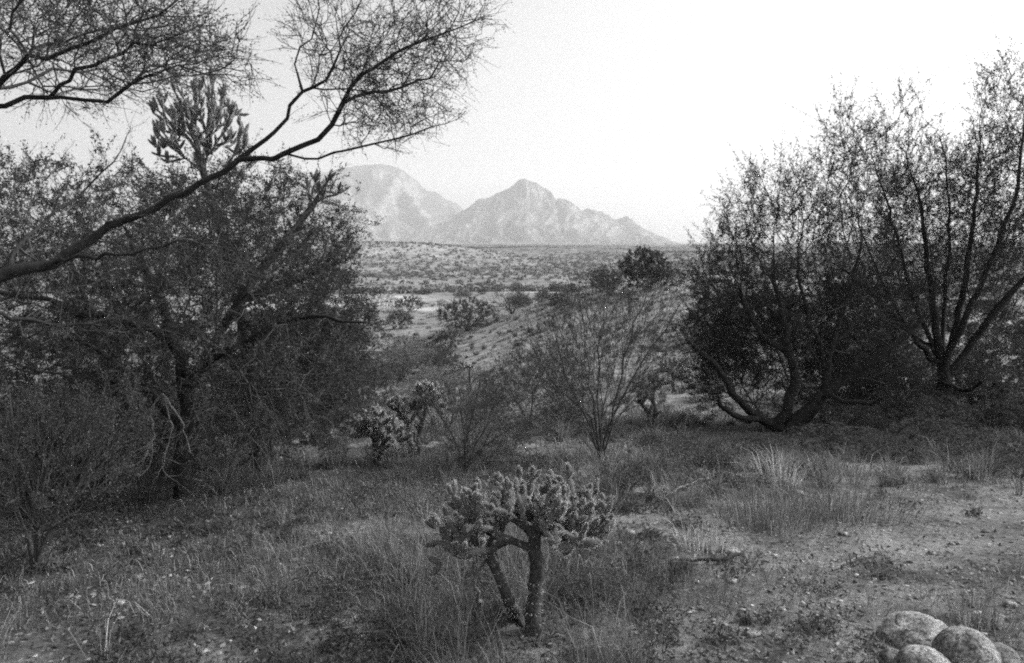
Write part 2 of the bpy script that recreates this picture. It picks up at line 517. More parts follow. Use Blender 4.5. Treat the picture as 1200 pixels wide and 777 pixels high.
def grow(seeds, T, k=0.35, seg=0.13, wig=0.012, r0=0.003, e=2.2, rg=rng, droop=0.0, angle=0.6):
    cap = 60000
    pos = np.zeros((cap, 3)); par = np.full(cap, -1); pl = np.zeros(cap); dr = np.zeros((cap, 3)); rmin = np.zeros(cap)
    n = 0; seed_id = np.full(cap, -1)
    for si, (P, R) in enumerate(seeds):
        P, R = smooth_path(P, R, seg, wig, rg)
        if n == 0:
            pos[0] = P[0]; rmin[0] = R[0]; dr[0] = unit(P[1] - P[0]); n = 1; last = 0; seed_id[0] = 0
        else:
            last = int(np.argmin(((pos[:n] - P[0]) ** 2).sum(1)))
        for p, r in zip(P[1:], R[1:]):
            pos[n] = p; par[n] = last; dv = p - pos[last]; L = np.linalg.norm(dv) + 1e-9
            dr[n] = dv / L; pl[n] = pl[last] + L; rmin[n] = r; seed_id[n] = si; last = n; n += 1
    ns = n
    if len(T):
        dmin = np.array([np.min(((pos[:ns] - t) ** 2).sum(1)) for t in T])
        for t in T[np.argsort(dmin)]:
            dv = t - pos[:n]; d = np.sqrt((dv ** 2).sum(1)) + 1e-6
            cs = (dv * dr[:n]).sum(1) / d
            cost = d * (1 + angle * (1 - cs)) + k * pl[:n]
            b = int(np.argmin(cost)); L = d[b]
            if L < seg * 0.35: continue
            m = max(1, int(round(L / seg)))
            p0 = pos[b]; c1 = p0 + dr[b] * L * 0.35
            last = b
            for q in range(1, m + 1):
                u = q / m
                p = (1 - u) ** 2 * p0 + 2 * u * (1 - u) * c1 + u * u * t + rg.normal(size=3) * wig * (1 if q < m else 0)
                p[2] -= droop * math.sin(u * math.pi) * L
                if n >= cap - 1: break
                dv2 = p - pos[last]; l2 = np.linalg.norm(dv2) + 1e-9
                pos[n] = p; par[n] = last; dr[n] = dv2 / l2; pl[n] = pl[last] + l2; last = n; n += 1
    pos = pos[:n]; par = par[:n]; dr = dr[:n]; rmin = rmin[:n]; seed_id = seed_id[:n]
    acc = np.zeros(n); r = np.zeros(n)
    for i in range(n - 1, -1, -1):
        r[i] = max(acc[i] ** (1 / e) if acc[i] > 0 else r0, rmin[i], r0)
        if par[i] >= 0: acc[par[i]] += (acc[i] if acc[i] > 0 else r0 ** e)
    nch = np.bincount(par[par >= 0], minlength=n)
    # chains
    main = np.full(n, -1)
    for i in range(1, n):
        p = par[i]
        if main[p] < 0 or (r[i], i) > (r[main[p]], -i) and seed_id[main[p]] != seed_id[p]: main[p] = i
    chains = []
    for i in range(n):
        if i == 0 or main[par[i]] != i:
            ids = [i]
            while main[ids[-1]] >= 0: ids.append(main[ids[-1]])
            pts = pos[ids]; rad = r[ids].copy()
            if i > 0:
                pts = np.vstack([pos[par[i]], pts]); rad = np.concatenate([[rad[0]], rad])
            if len(pts) >= 2: chains.append((pts, rad, seed_id[i]))
    return dict(pos=pos, dir=dr, r=r, tips=np.where(nch == 0)[0], chains=chains)


def twiglets(S, D, L, r, rg, spread=0.8, up=0.0, nseg=3):
    M = len(S)
    d = unit(D + rg.normal(size=(M, 3)) * spread + np.array([0, 0, up]))
    c = unit(rg.normal(size=(M, 3)))
    t = np.linspace(0, 1, nseg + 1)
    P = S[:, None] + d[:, None] * (L[:, None] * t)[..., None] + c[:, None] * (0.18 * L[:, None] * t ** 2)[..., None]
    P[:, 1:] += rg.normal(size=(M, nseg, 3)) * (L * 0.05)[:, None, None]
    return P, d


def twig_geo(P, r):
    M, n, _ = P.shape
    V, F = tubes([(P[i], np.linspace(r, r * 0.5, n)) for i in range(M)], 3)
    return V, F


def leaves(P, per, lx, wx, rg, spread=1.0, off=0.01, sf=1.0):
    """P (M,n,3) twig polylines, per leaves on each: rhombic leaflets"""
    M, n, _ = P.shape
    t = rg.uniform(0.1, 1.0, (M, per)) * (n - 1)
    i = np.clip(t.astype(int), 0, n - 2); f = (t - i)[..., None]
    idx = np.arange(M)[:, None]
    C = P[idx, i] * (1 - f) + P[idx, i + 1] * f
    D = P[idx, i + 1] - P[idx, i]
    C = C.reshape(-1, 3); D = unit(D.reshape(-1, 3))
    N = len(C)
    d = unit(D + rg.normal(size=(N, 3)) * spread)
    C = C + rg.normal(size=(N, 3)) * off
    s = unit(np.cross(d, rg.normal(size=(N, 3))))
    L = (lx * rg.uniform(0.6, 1.4, N) * sf)[:, None]; Wd = (wx * rg.uniform(0.6, 1.4, N) * sf)[:, None]
    V = np.stack([C, C + d * L * 0.5 + s * Wd, C + d * L, C + d * L * 0.5 - s * Wd], 1).reshape(-1, 3)
    F = np.arange(N * 4).reshape(-1, 4)
    return V, F


def ell(n, c, rad, rg, shell=0.5):
    u = unit(rg.normal(size=(n, 3))) * (rg.uniform(0, 1, n) ** (shell / 1.5))[:, None]
    return np.array(c) + u * np.array(rad)


def pxell(n, px, py, Y, rx, ry, rd, rg, shell=0.5):
    return ell(n, W(px, py, Y), (rx / FPX * Y, rd, ry / FPX * Y), rg, shell)


def woody(name, base, seeds, T, label, cat, mats, group=None, leaf=(0.02, 0.004), per=10, tw=(0.08, 0.2), ntw=2, twr=0.0012,
          up=0.0, limb_r=0.02, seed=1, k=0.35, seg=0.13, wig=0.012, droop=0.0, r0=0.003, spread=0.5, e=2.2, rs_=1.0, angle=0.6, inner=0.25):
    """plant with parts trunk, limb(s), crown > foliage; everything local to base"""
    rg = np.random.default_rng(seed)
    base = np.asarray(base, float)
    seeds = [(np.asarray(P, float) - base, np.asarray(R, float) * rs_) for P, R in seeds]
    g = grow(seeds, np.asarray(T) - base if len(T) else T, k, seg, wig, r0, e, rg, droop, angle)
    o = link(name, None, loc=base)
    tag(o, label, cat, group)
    mb, mt, ml = mats
    fine = []; thick = {}
    for P, R, sid in g['chains']:
        if sid >= 0 and R[0] > limb_r: thick.setdefault(int(sid), []).append((P, R))
        else: fine.append((P, R))
    for sid, ch in thick.items():
        V, F = tubes(ch, 9)
        nm = 'trunk' if sid == 0 else 'limb'
        link(nm, mkmesh(nm, V, [F], [mb], smooth=True), o)
    S = g['pos'][g['tips']]; D = g['dir'][g['tips']]
    S = np.repeat(S, ntw, 0); D = np.repeat(D, ntw, 0)
    sm = np.where(g['r'] < 0.012)[0]
    sm = sm[rg.uniform(size=len(sm)) < inner]
    S = np.vstack([S, g['pos'][sm]]); D = np.vstack([D, g['dir'][sm]])
    P, d = twiglets(S, D, rg.uniform(tw[0], tw[1], len(S)), twr, rg, spread, up)
    V1, F1 = tubes(fine, 5) if fine else (np.zeros((0, 3)), np.zeros((0, 4), int))
    V2, F2 = twig_geo(P, twr)
    cr = link('crown', mkmesh('crown', np.vstack([V1, V2]), [F1, F2 + len(V1)], [mt], smooth=True), o)
    if per:
        V, F = leaves(P, per, leaf[0], leaf[1], rg, .7)
        link('foliage', mkmesh('foliage', V, [F], [ml]), cr)
    return o


RG = np.random.default_rng(21)
TREE = (M_BARK, M_TWIG, M_LEAFD)

# --- near mesquite on the left, its trunk outside the frame, limbs reaching over the view
bB = np.array([-2.9, 3.9, 0]); bB[2] = H(bB[0], bB[1]) - 0.05
def wp(l): return np.array([W(*q) for q in l])
seedsB = [
    (np.vstack([bB, wp([(-110, 520, 4.0), (-60, 400, 4.05), (0, 326, 4.2), (60, 305, 4.3), (130, 268, 4.4), (200, 232, 4.4), (262, 200, 4.45), (310, 163, 4.5), (342, 124, 4.5), (352, 106, 4.5), (343, 72, 4.6), (364, 45, 4.6), (372, 8, 4.6), (378, -40, 4.7)])],
               ), [.14, .12, .10, .075, .055, .045, .036, .030, .024, .018, .014, .009, .008, .007, .005]),
    (wp([(350, 108, 4.5), (382, 93, 4.5), (396, 62, 4.4), (402, 30, 4.4), (425, 0, 4.4), (440, -30, 4.4)]), [.011, .011, .009, .008, .006, .004]),
    (wp([(290, 190, 4.45), (336, 182, 4.3), (372, 163, 4.3), (392, 142, 4.3), (400, 124, 4.25), (424, 88, 4.2), (470, 62, 4.2), (505, 44, 4.2), (540, 34, 4.1), (566, 12, 4.1)]),
     [.016, .016, .014, .012, .011, .009, .007, .006, .005, .004]),
    (wp([(340, 182, 4.3), (372, 186, 4.3), (402, 174, 4.3), (440, 170, 4.4), (480, 160, 4.4), (505, 150, 4.4), (535, 138, 4.5)]), [.009, .009, .008, .007, .005, .004, .003]),
    (wp([(400, 124, 4.25), (440, 108, 4.3), (470, 100, 4.4), (505, 92, 4.4)]), [.007, .006, .005, .003]),
    (wp([(-60, 400, 4.05), (-90, 250, 3.8), (-60, 150, 3.6), (0, 122, 3.5), (55, 112, 3.5), (112, 118, 3.4), (128, 120, 3.4), (152, 104, 3.4), (170, 88, 3.35), (205, 80, 3.3), (240, 82, 3.3)]),
     [.06, .05, .035, .022, .017, .014, .012, .011, .009, .007, .004]),
    (wp([(-60, 150, 3.6), (0, 92, 3.4), (50, 62, 3.3), (110, 48, 3.3), (160, 25, 3.3), (205, 2, 3.3), (240, -30, 3.3)]), [.022, .02, .017, .014, .011, .008, .005]),
    (wp([(55, 112, 3.5), (90, 85, 3.3), (140, 60, 3.2), (190, 50, 3.1), (225, 30, 3.1)]), [.014, .012, .01, .007, .004]),
    (wp([(0, 326, 4.2), (40, 268, 4.6), (90, 230, 4.9), (130, 190, 5.0), (150, 160, 5.1)]), [.025, .02, .014, .009, .005]),
    (wp([(60, 305, 4.3), (120, 300, 3.9), (190, 292, 3.8), (250, 270, 3.8)]), [.02, .016, .01, .005]),
    (wp([(-60, 400, 4.05), (0, 372, 4.3), (70, 382, 4.6), (140, 372, 4.9), (200, 340, 5.1), (280, 330, 5.2)]), [.03, .022, .018, .013, .009, .005]),
]
TB = np.vstack([
    pxell(850, 40, 30, 3.5, 190, 80, 1.0, RG, 0.9), pxell(260, 180, 48, 3.3, 75, 48, 0.5, RG, 0.9),
    pxell(30, 265, 70, 3.3, 35, 30, 0.2, RG),
    pxell(70, 385, 40, 4.5, 40, 60, 0.3, RG), pxell(260, 470, 62, 4.3, 78, 48, 0.4, RG), pxell(120, 515, 32, 4.2, 55, 38, 0.3, RG),
    pxell(190, 450, 128, 4.4, 78, 45, 0.4, RG), pxell(90, 440, 95, 4.3, 50, 40, 0.3, RG), pxell(60, 400, 60, 4.4, 60, 50, .3, RG),
    pxell(230, 60, 260, 4.9, 160, 75, 0.6, RG), pxell(120, 210, 280, 4.8, 150, 60, 0.6, RG), pxell(120, 90, 360, 4.9, 170, 60, 0.5, RG)])
woody('mesquite_tree', bB, seedsB, TB, 'near mesquite at left edge, long dark limbs arching over the sky', 'tree', TREE,
      leaf=(0.012, 0.0022), per=9, twr=.0015, tw=(0.06, 0.2), ntw=4, limb_r=0.006, seed=3, seg=0.09, wig=0.010, k=0.15, r0=0.0017, rs_=.5, e=2.5, inner=.6)

# --- mesquite behind, whole left half
bA = G(215, 582)
yA = bA[1]
seedsA = [
    (np.vstack([bA - [0, 0, .05], wp([(213, 520, yA), (218, 460, yA), (205, 400, yA + .1), (180, 340, yA + .2), (150, 270, yA + .3)])]), [.075, .06, .055, .045, .03, .012]),
    (wp([(218, 460, yA), (250, 400, yA), (290, 340, yA), (330, 290, yA + .2), (370, 240, yA + .4)]), [.045, .035, .027, .018, .008]),
    (wp([(218, 440, yA), (270, 410, yA - .3), (340, 375, yA - .4), (400, 372, yA - .5), (425, 378, yA - .5)]), [.03, .024, .018, .012, .006]),
    (wp([(205, 400, yA), (120, 370, yA - .2), (50, 350, yA - .3), (-30, 340, yA - .4)]), [.035, .028, .018, .01]),
    (wp([(213, 500, yA), (150, 440, yA - .5), (90, 400, yA - .8)]), [.03, .02, .01]),
]
TA = np.vstack([
    pxell(420, 110, 280, yA + .4, 190, 95, 1.2, RG), pxell(380, 300, 270, yA + .4, 115, 85, 1.0, RG), pxell(420, 260, 370, yA, 170, 90, 1.2, RG),
    pxell(200, 370, 390, yA + .2, 65, 80, .8, RG), pxell(420, 40, 410, yA, 160, 110, 1.2, RG), pxell(320, 120, 500, yA + .6, 130, 70, .8, RG), pxell(300, 350, 450, yA + 1.2, 80, 70, .8, RG), pxell(260, 330, 460, yA + .5, 90, 70, 0.9, RG),
    pxell(200, 130, 470, yA + .9, 120, 80, .8, RG)])
woody('mesquite_tree', bA, seedsA, TA, 'dense shadowed mesquite filling the left side, trunk rising from the grass', 'tree', (M_BARK, M_TWIG, M_LEAF),
      leaf=(0.022, 0.0042), per=36, tw=(0.08, 0.3), ntw=4, limb_r=0.012, seed=4, seg=0.15, wig=0.016, k=0.2, r0=0.0022, e=2.6, inner=.8)

bA2 = G(120, 478)
y2 = bA2[1]
seedsA2 = [(np.vstack([bA2, wp([(125, 440, y2), (110, 380, y2), (90, 320, y2), (70, 260, y2)])]), [.1, .08, .06, .04, .01]),
           (wp([(110, 400, y2), (180, 340, y2), (250, 290, y2), (300, 250, y2)]), [.05, .04, .03, .01])]
TA2 = np.vstack([pxell(260, 100, 290, y2, 170, 95, 2.0, RG), pxell(260, 280, 310, y2, 120, 90, 1.8, RG), pxell(220, 330, 430, y2 - 1, 100, 60, 1.2, RG),
                 pxell(200, 150, 420, y2, 160, 70, 1.5, RG)])
woody('mesquite_tree', bA2, seedsA2, TA2, 'dark mesquite standing behind the dense shadowed one on the left', 'tree', TREE,
      leaf=(0.05, 0.011), per=22, tw=(0.15, 0.45), ntw=4, limb_r=0.02, seed=5, seg=0.25, wig=0.02, k=0.2, r0=0.003, twr=0.002, e=2.6, inner=.8)

# --- right-hand mesquites
bC = G(925, 506)
yC = bC[1]
seedsC = [
    (np.vstack([bC, wp([(945, 485, yC), (965, 462, yC), (1000, 440, yC - .1), (1030, 418, yC - .2), (1060, 396, yC - .3), (1085, 370, yC - .3)])]), [.2, .17, .13, .10, .085, .07, .03]),
    (np.vstack([bC, wp([(890, 492, yC), (866, 470, yC - .1), (845, 440, yC - .2), (822, 412, yC - .3), (805, 397, yC - .3)])]), [.13, .10, .075, .065, .06, .045]),
    (wp([(890, 492, yC), (862, 486, yC - .3), (846, 475, yC - .4), (840, 466, yC - .4)]), [.07, .06, .05, .04]),
    (wp([(915, 495, yC), (933, 440, yC), (924, 400, yC), (912, 345, yC + .1), (905, 300, yC + .1)]), [.12, .10, .09, .06, .015]),
    (wp([(928, 420, yC), (903, 402, yC), (882, 378, yC), (870, 350, yC), (867, 337, yC)]), [.06, .055, .05, .04, .03]),
    (wp([(965, 462, yC), (972, 420, yC), (985, 370, yC), (1003, 320, yC), (1010, 260, yC)]), [.08, .065, .05, .035, .01]),
    (wp([(972, 440, yC), (950, 380, yC + .1), (935, 320, yC + .2), (940, 260, yC + .3)]), [.05, .04, .03, .01]),
    (wp([(985, 400, yC), (1010, 360, yC + .2), (1030, 330, yC + .3)]), [.04, .03, .01]),
    (wp([(960, 462, yC), (990, 470, yC - .4), (1020, 472, yC - .6), (1030, 468, yC - .7)]), [.06, .05, .045, .03]),
]
TC = np.vstack([
    pxell(110, 895, 280, yC, 66, 56, 1.0, RG, .9), pxell(110, 965, 235, yC + .3, 66, 56, 1.0, RG, .9), pxell(260, 870, 390, yC + .8, 65, 80, .9, RG),
    pxell(240, 960, 330, yC, 105, 80, 1.2, RG), pxell(160, 900, 430, yC + .7, 85, 55, .6, RG), pxell(170, 985, 400, yC + .9, 60, 60, .8, RG),
    pxell(150, 858, 325, yC, 42, 50, .8, RG), pxell(60, 985, 175, yC, 32, 40, .5, RG), pxell(200, 840, 400, yC + .9, 45, 60, .6, RG), pxell(90, 905, 240, yC, 45, 35, .6, RG), pxell(200, 930, 400, yC + .8, 100, 70, .6, RG), pxell(160, 1000, 300, yC + .6, 60, 80, .7, RG), pxell(220, 850, 440, yC + .6, 55, 45, .6, RG), pxell(260, 1010, 450, yC + 1.2, 90, 50, .8, RG), pxell(260, 985, 370, yC + .9, 95, 60, .8, RG), pxell(160, 910, 370, yC + .9, 80, 60, .8, RG)])
woody('mesquite_tree', bC, seedsC, TC, 'low mesquite with thick black bare limbs spreading near the ground, right of centre', 'tree', TREE,
      leaf=(0.026, 0.0052), per=38, up=.45, tw=(0.2, 0.7), ntw=4, limb_r=0.020, seed=6, seg=0.2, wig=0.018, k=0.22, r0=0.0032, e=2.7, rs_=.7, twr=0.0018, inner=.7)

bD = G(1108, 478)
yD = 12.9
bD[0] *= yD / 14.97; bD[1] = yD; bD[2] = H(bD[0], yD) - .05
seedsD = [
    (np.vstack([bD, wp([(1106, 440, yD), (1098, 400, yD), (1090, 340, yD), (1083, 270, yD), (1062, 180, yD)])]), [.15, .14, .09, .07, .045, .012]),
    (wp([(1106, 440, yD), (1118, 390, yD), (1132, 320, yD), (1142, 240, yD), (1150, 150, yD)]), [.09, .08, .065, .04, .012]),
    (wp([(1106, 445, yD), (1140, 400, yD), (1180, 350, yD - .2), (1230, 300, yD - .3)]), [.09, .085, .075, .05]),
    (wp([(1106, 435, yD), (1132, 370, yD - .3), (1165, 300, yD - .4), (1192, 220, yD - .5), (1205, 110, yD - .5)]), [.08, .07, .055, .04, .012]),
    (wp([(1100, 430, yD), (1076, 400, yD - .2), (1040, 362, yD - .3), (1005, 330, yD - .3), (975, 305, yD - .3)]), [.08, .065, .05, .03, .01]),
    (wp([(1100, 425, yD), (1072, 350, yD), (1050, 270, yD), (1020, 180, yD)]), [.06, .045, .03, .01]),
    (wp([(1106, 450, yD), (1130, 458, yD - .6), (1150, 450, yD - .9)]), [.05, .045, .04]),
    (wp([(1102, 420, yD), (1108, 340, yD + .4), (1112, 250, yD + .5), (1104, 160, yD + .5)]), [.055, .045, .03, .01]),
    (wp([(1102, 415, yD), (1060, 380, yD + .3), (1020, 300, yD + .4), (1000, 240, yD + .4)]), [.05, .04, .025, .01]),
]
TD = np.vstack([
    pxell(320, 1050, 225, yD, 65, 75, 1.2, RG, .8), pxell(560, 1120, 270, yD, 85, 90, 1.5, RG), pxell(620, 1185, 220, yD - .3, 50, 115, 1.2, RG),
    pxell(400, 1060, 340, yD + .9, 80, 70, 1.0, RG), pxell(480, 1170, 360, yD + 1.1, 75, 75, 1.0, RG), pxell(40, 1055, 150, yD, 30, 40, .5, RG),
    pxell(60, 1175, 110, yD, 28, 40, .5, RG), pxell(100, 1270, 250, yD, 60, 130, 1.2, RG)])
woody('mesquite_tree', bD, seedsD, TD, 'tall multi-trunked mesquite at the right edge, fan of dark trunks against sky', 'tree', TREE,
      leaf=(0.026, 0.0052), per=38, up=.45, tw=(0.2, 0.7), ntw=4, limb_r=0.020, seed=8, seg=0.2, wig=0.016, k=0.22, r0=0.0032, e=2.7, rs_=.7, twr=0.0018, inner=.7)

# --- fan bush in the middle, thin bare stems
def fan(base, tops, spread_pts, label, seed, cat='shrub', r=.012, mats=(M_TWIG, M_TWIGF, M_SHRUB), leaf=(0.02, 0.004), per=6, group=None, name='desert_shrub', tw=(.1, .3), ntw=3, k=.8, up=.3):
    sd = [(np.vstack([base, t]), np.linspace(r, r * .35, len(t) + 1)) for t in tops]
    return woody(name, base, sd, spread_pts, label, cat, mats, leaf=leaf, per=per, tw=tw, ntw=ntw, limb_r=r * .8, seed=seed, seg=.2, wig=.014, k=k,
                 r0=.0016, e=2.5, up=up, spread=.45, group=group, twr=.0016, inner=.5)


bE = G(706, 540); yE = bE[1]
topsE = [wp([(690, 500, yE), (665, 440, yE), (648, 380, yE)]), wp([(697, 490, yE), (690, 430, yE + .2), (680, 360, yE + .3)]),
         wp([(702, 490, yE), (700, 430, yE), (708, 360, yE)]), wp([(716, 500, yE), (728, 440, yE - .1), (745, 380, yE - .1), (760, 338, yE)]),
         wp([(722, 480, yE), (750, 430, yE), (780, 385, yE), (797, 355, yE)]), wp([(690, 490, yE), (650, 450, yE), (625, 410, yE)])]
fan(bE, topsE, np.vstack([pxell(560, 700, 415, yE, 95, 66, 1.0, RG), pxell(160, 665, 455, yE + .3, 60, 45, .8, RG), pxell(40, 770, 370, yE, 30, 30, .4, RG)]),
    'slender green-stemmed shrub fanning up alone in the middle of the view', 31, r=.012, per=6, leaf=(.024, .0036), tw=(.2, .5))

bF = G(545, 556); yF = bF[1]
fan(bF, [wp([(535, 520, yF), (505, 470, yF)]), wp([(545, 520, yF), (540, 460, yF)]), wp([(555, 520, yF), (590, 462, yF)]), wp([(560, 530, yF), (620, 490, yF)]), wp([(550, 500, yF), (565, 450, yF)])],
    pxell(260, 550, 495, yF, 62, 40, .7, RG), 'thin wispy shrub beside the pale-tipped chollas', 32, r=.012, per=6, leaf=(.022, .004), tw=(.1, .3))

bH = G(620, 500)
fan(bH, [wp([(600, 460, bH[1]), (585, 430, bH[1])]), wp([(625, 460, bH[1]), (640, 430, bH[1])])], pxell(240, 625, 455, bH[1], 60, 38, 1.0, RG),
    'dark low twiggy shrub behind the slender green-stemmed one', 33, r=.015, per=8, leaf=(.035, .008), tw=(.15, .4))

# creosote at the lower left
bI = G(40, 668); yI = bI[1]
fan(bI, [wp([(20, 600, yI), (-20, 540, yI)]), wp([(45, 600, yI), (60, 520, yI), (75, 470, yI)]), wp([(70, 610, yI), (120, 540, yI + .1), (150, 480, yI + .1)]),
         wp([(40, 610, yI), (20, 520, yI), (10, 460, yI)]), wp([(60, 620, yI), (110, 590, yI - .1), (150, 560, yI - .2)])],
    np.vstack([pxell(800, 50, 545, yI, 100, 85, .5, RG), pxell(220, 125, 500, yI, 42, 60, .3, RG)]),
    'fine-leaved pale-green creosote bush crowding the lower left corner', 34, name='creosote_bush', cat='bush', r=.012, mats=(M_TWIG, M_TWIG, M_CREO),
    leaf=(.011, .0032), per=16, tw=(.05, .14), k=.5)

# dead pale branch hanging under the left mesquite
def dead(base, paths, T, label, seed, name='dead_branch', r=.008, mat=None):
    mat = mat or M_BARKP
    sd = [(p, np.linspace(r, r * .4, len(p))) for p in paths]
    return woody(name, base, sd, T, label, 'branch', (mat, mat, mat), per=0, tw=(.04, .14), ntw=2, limb_r=r * .5, seed=seed, seg=.05, wig=.008, k=.2, r0=.0018, twr=.001)


yd = yA - .7
dead(W(190, 462, yd), [wp([(190, 462, yd), (205, 480, yd), (215, 505, yd), (222, 530, yd)]), wp([(190, 462, yd), (178, 478, yd), (162, 500, yd), (160, 520, yd)]),
                       wp([(190, 462, yd), (200, 500, yd), (198, 520, yd)]), wp([(178, 478, yd), (180, 510, yd), (177, 545, yd)])],
     pxell(26, 190, 535, yd, 40, 35, .2, RG), 'pale dead branch dangling beneath the shadowed mesquite on the left', 41)
# fine weeping twigs from the same tree
yw = yA - .35
woody('hanging_branch', W(235, 395, yw), [(wp([(235, 395, yw), (265, 415, yw), (290, 450, yw), (300, 500, yw)]), [.008, .007, .005, .002]),
                                  (wp([(235, 395, yw), (245, 420, yw), (250, 470, yw), (245, 530, yw)]), [.007, .006, .004, .002])],
      np.vstack([pxell(200, 270, 490, yw, 60, 60, .35, RG), pxell(60, 330, 440, yw, 45, 40, .3, RG)]), 'weeping mass of fine grey twigs hanging from the shadowed mesquite', 'branch', (M_TWIG, M_TWIGF, M_LEAF), per=3,
      leaf=(.012, .003), tw=(.1, .3), ntw=3, limb_r=.004, seed=42, seg=.08, wig=.008, k=.1, r0=.0018, up=-.9, spread=.35, twr=.0012)


# ------------------------------------------------------------------ chollas
def joint_geo(nr, ns, nspine, seed, Ls=1.0):
    """unit joint: length 1 along z, radius 0.2"""
    rg = np.random.default_rng(seed)
    t = np.linspace(0, 1, nr)
    prof = 0.2 * np.clip(np.sin(np.clip(t * 1.02 + .03, 0, 1) * math.pi), 0, 1) ** 0.38 * (1 - .15 * t)
    a = np.arange(ns) / ns * 2 * math.pi
    A, T = np.meshgrid(a, t)
    tub = np.cos(5 * A + 14 * T) * np.cos(2 * math.pi * T * 5 - 2 * A)
    R = prof[:, None] * (1 + .16 * tub)
    V = np.stack([R * np.cos(A), R * np.sin(A), T], -1).reshape(-1, 3)
    i = np.arange(nr - 1)[:, None] * ns; j = np.arange(ns)[None]
    F = np.stack([i + j, i + (j + 1) % ns, i + ns + (j + 1) % ns, i + ns + j], -1).reshape(-1, 4)
    th = rg.uniform(0, 2 * math.pi, nspine); tz = rg.uniform(.05, 1.0, nspine)
    rr = np.interp(tz, t, prof) * .98
    C = np.stack([rr * np.cos(th), rr * np.sin(th), tz], -1)
    d = unit(np.stack([np.cos(th), np.sin(th), (tz - .3) * 1.1], -1) + rg.normal(size=(nspine, 3)) * .45)
    s = unit(np.cross(d, rg.normal(size=(nspine, 3)))) * (.009 if nspine > 100 else .022)
    L = rg.uniform(.06, .15, nspine)[:, None]
    S = np.stack([C - s, C + s, C + d * L], 1).reshape(-1, 3)
    SF = np.arange(nspine * 3).reshape(-1, 3) + len(V)
    return np.vstack([V, S]), F, SF


def frame_rot(d):
    d = unit(d); a = np.where(np.abs(d[..., 2:3]) < .95, np.array([0, 0, 1.0]), np.array([1.0, 0, 0]))
    u = unit(np.cross(a, d)); v = np.cross(d, u)
    return np.stack([u, v, d], -1)


def merged_joints(P, D, Ln, fat, proto, rg):
    V, F, SF = proto
    R = frame_rot(D)
    n = len(P)
    S = np.stack([Ln * fat, Ln * fat, Ln], -1)
    X = np.einsum('nij,nkj->nki', R, V[None] * S[:, None]) + P[:, None]
    off = (np.arange(n) * len(V))[:, None, None]
    return X.reshape(-1, 3), (F[None] + off).reshape(-1, F.shape[1]), (SF[None] + off).reshape(-1, 3)


J_HI = [joint_geo(15, 12, 190, s) for s in range(3)]
J_MD = joint_geo(7, 7, 90, 5)
J_LO = joint_geo(5, 5, 16, 6)


